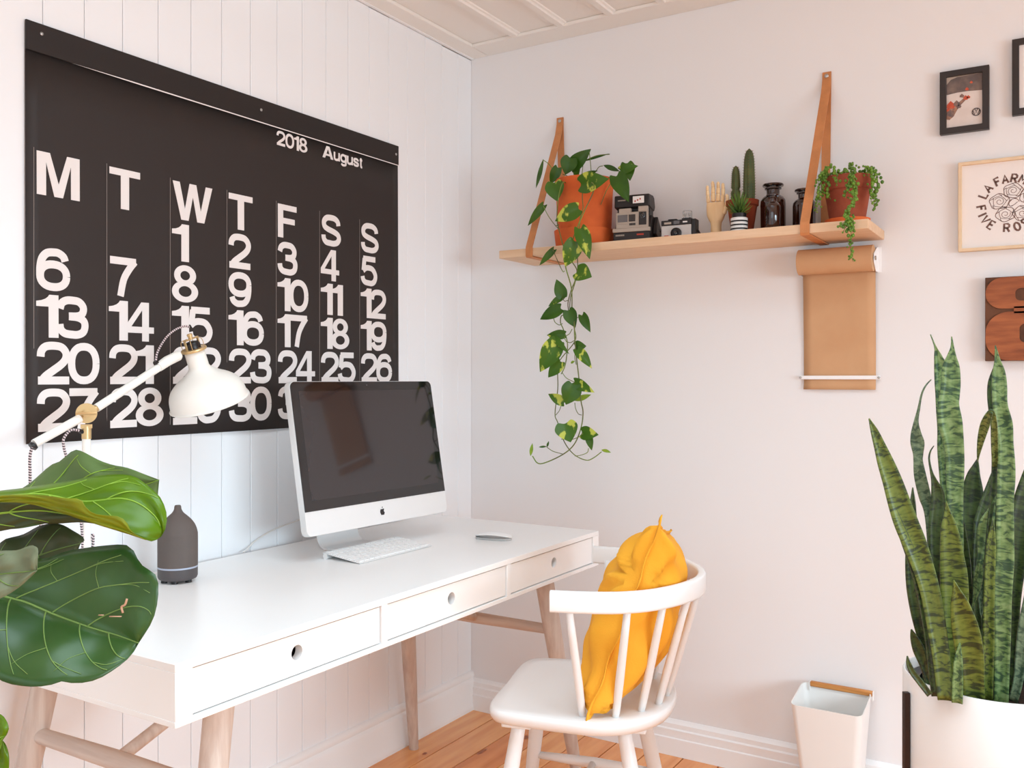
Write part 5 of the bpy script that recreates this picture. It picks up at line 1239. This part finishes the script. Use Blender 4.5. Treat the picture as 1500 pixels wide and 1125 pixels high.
# shaded underside sheet below the bright leaf
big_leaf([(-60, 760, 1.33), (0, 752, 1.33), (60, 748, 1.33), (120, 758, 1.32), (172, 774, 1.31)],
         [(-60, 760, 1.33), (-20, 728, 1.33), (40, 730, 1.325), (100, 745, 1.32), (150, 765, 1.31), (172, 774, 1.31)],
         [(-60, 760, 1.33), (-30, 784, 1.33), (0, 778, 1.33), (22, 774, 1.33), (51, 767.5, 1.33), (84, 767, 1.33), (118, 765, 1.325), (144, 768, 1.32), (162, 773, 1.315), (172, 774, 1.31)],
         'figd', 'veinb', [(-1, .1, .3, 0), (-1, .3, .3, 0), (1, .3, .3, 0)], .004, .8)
# bright leaf with rolled yellow edge
big_leaf([(-60, 733, 1.25), (0, 728, 1.25), (60, 724, 1.25), (122, 735, 1.25), (180, 730, 1.25), (215, 745, 1.25), (236, 770, 1.25), (221, 793, 1.25)][:7]+[(236, 786, 1.25)],
         [(-60, 733, 1.25), (-30, 724, 1.26), (0, 719, 1.27), (34, 715, 1.275), (70, 709, 1.28), (101, 705, 1.28), (130, 699, 1.285), (152, 696, 1.285), (179, 695, 1.28), (199, 699, 1.275), (218, 713, 1.27), (235, 729, 1.26), (244, 752, 1.255), (243, 772, 1.25), (236, 786, 1.25)],
         [(-60, 733, 1.25), (0, 735, 1.235), (34, 736, 1.23), (76, 746, 1.225), (110, 757, 1.22), (144, 768, 1.215), (177, 778, 1.215), (203, 787, 1.22), (221, 793, 1.23), (229, 791, 1.24), (236, 786, 1.25)],
         'figb', 'veinb', [(1, .30, .22, 0), (1, .48, .22, 1), (1, .66, .20, 0), (-1, .40, .25, 0), (-1, .60, .22, 0)], .007, .8)
big_leaf([(-40, 735, 1.222), (40, 731, 1.215), (90, 742, 1.208), (130, 757, 1.203), (170, 769, 1.203), (214, 791, 1.222)],
         [(-40, 735, 1.222), (0, 726, 1.218), (50, 725, 1.21), (100, 730, 1.20), (118, 731, 1.20), (127, 745, 1.198), (140, 753, 1.198), (158, 755, 1.20), (176, 757, 1.20), (186, 766, 1.205), (193, 779, 1.212), (214, 791, 1.222)],
         [(-40, 735, 1.222), (34, 737, 1.22), (76, 747, 1.215), (110, 758, 1.21), (144, 769, 1.205), (177, 779, 1.208), (214, 791, 1.222)],
         'figy', 'vein', None, .003, None)
# leaf at the lower left corner
big_leaf([(-70, 1120, 1.15), (-40, 1100, 1.15), (-10, 1085, 1.15), (9, 1077, 1.15)],
         [(-70, 1120, 1.15), (-50, 1070, 1.15), (-20, 1045, 1.15), (0, 1046, 1.15), (9, 1055, 1.15), (13, 1067, 1.15), (9, 1077, 1.15)],
         [(-70, 1120, 1.15), (-40, 1110, 1.14), (-10, 1100, 1.14), (9, 1077, 1.15)], 'figb', 'veinb', [(1, .4, .2, 0)], .004, .3)
big_leaf([(-60, 1200, 1.18), (-30, 1160, 1.18), (-10, 1120, 1.18), (4, 1085, 1.18)],
         [(-60, 1200, 1.18), (-55, 1140, 1.18), (-30, 1090, 1.18), (4, 1085, 1.18)],
         [(-60, 1200, 1.18), (-20, 1190, 1.18), (8, 1150, 1.18), (13, 1125, 1.18), (13, 1105, 1.18), (9, 1092, 1.18), (4, 1085, 1.18)], 'figb', 'veinb', [(-1, .4, .2, 0)], .004, .25)
# tear and brown scars on the big leaf
sc2 = MB()
for pts, w_ in (([(186, 877), (183, 886), (178, 889), (180, 898)], 3.2), ([(178, 903), (160, 903)], 2.2), ([(152, 901), (144, 901)], 2.0)):
    P = [at(a, b, 1.222) for a, b in pts]; sc2.tube(smooth_path(P, 3), w_*.5*1.22/FPX, 6, flat=.3)
sc2.build('leaf_scar', mat('dry_leaf_scar', (214, 166, 136), .7, var=.2), fg, True, smooth=2)
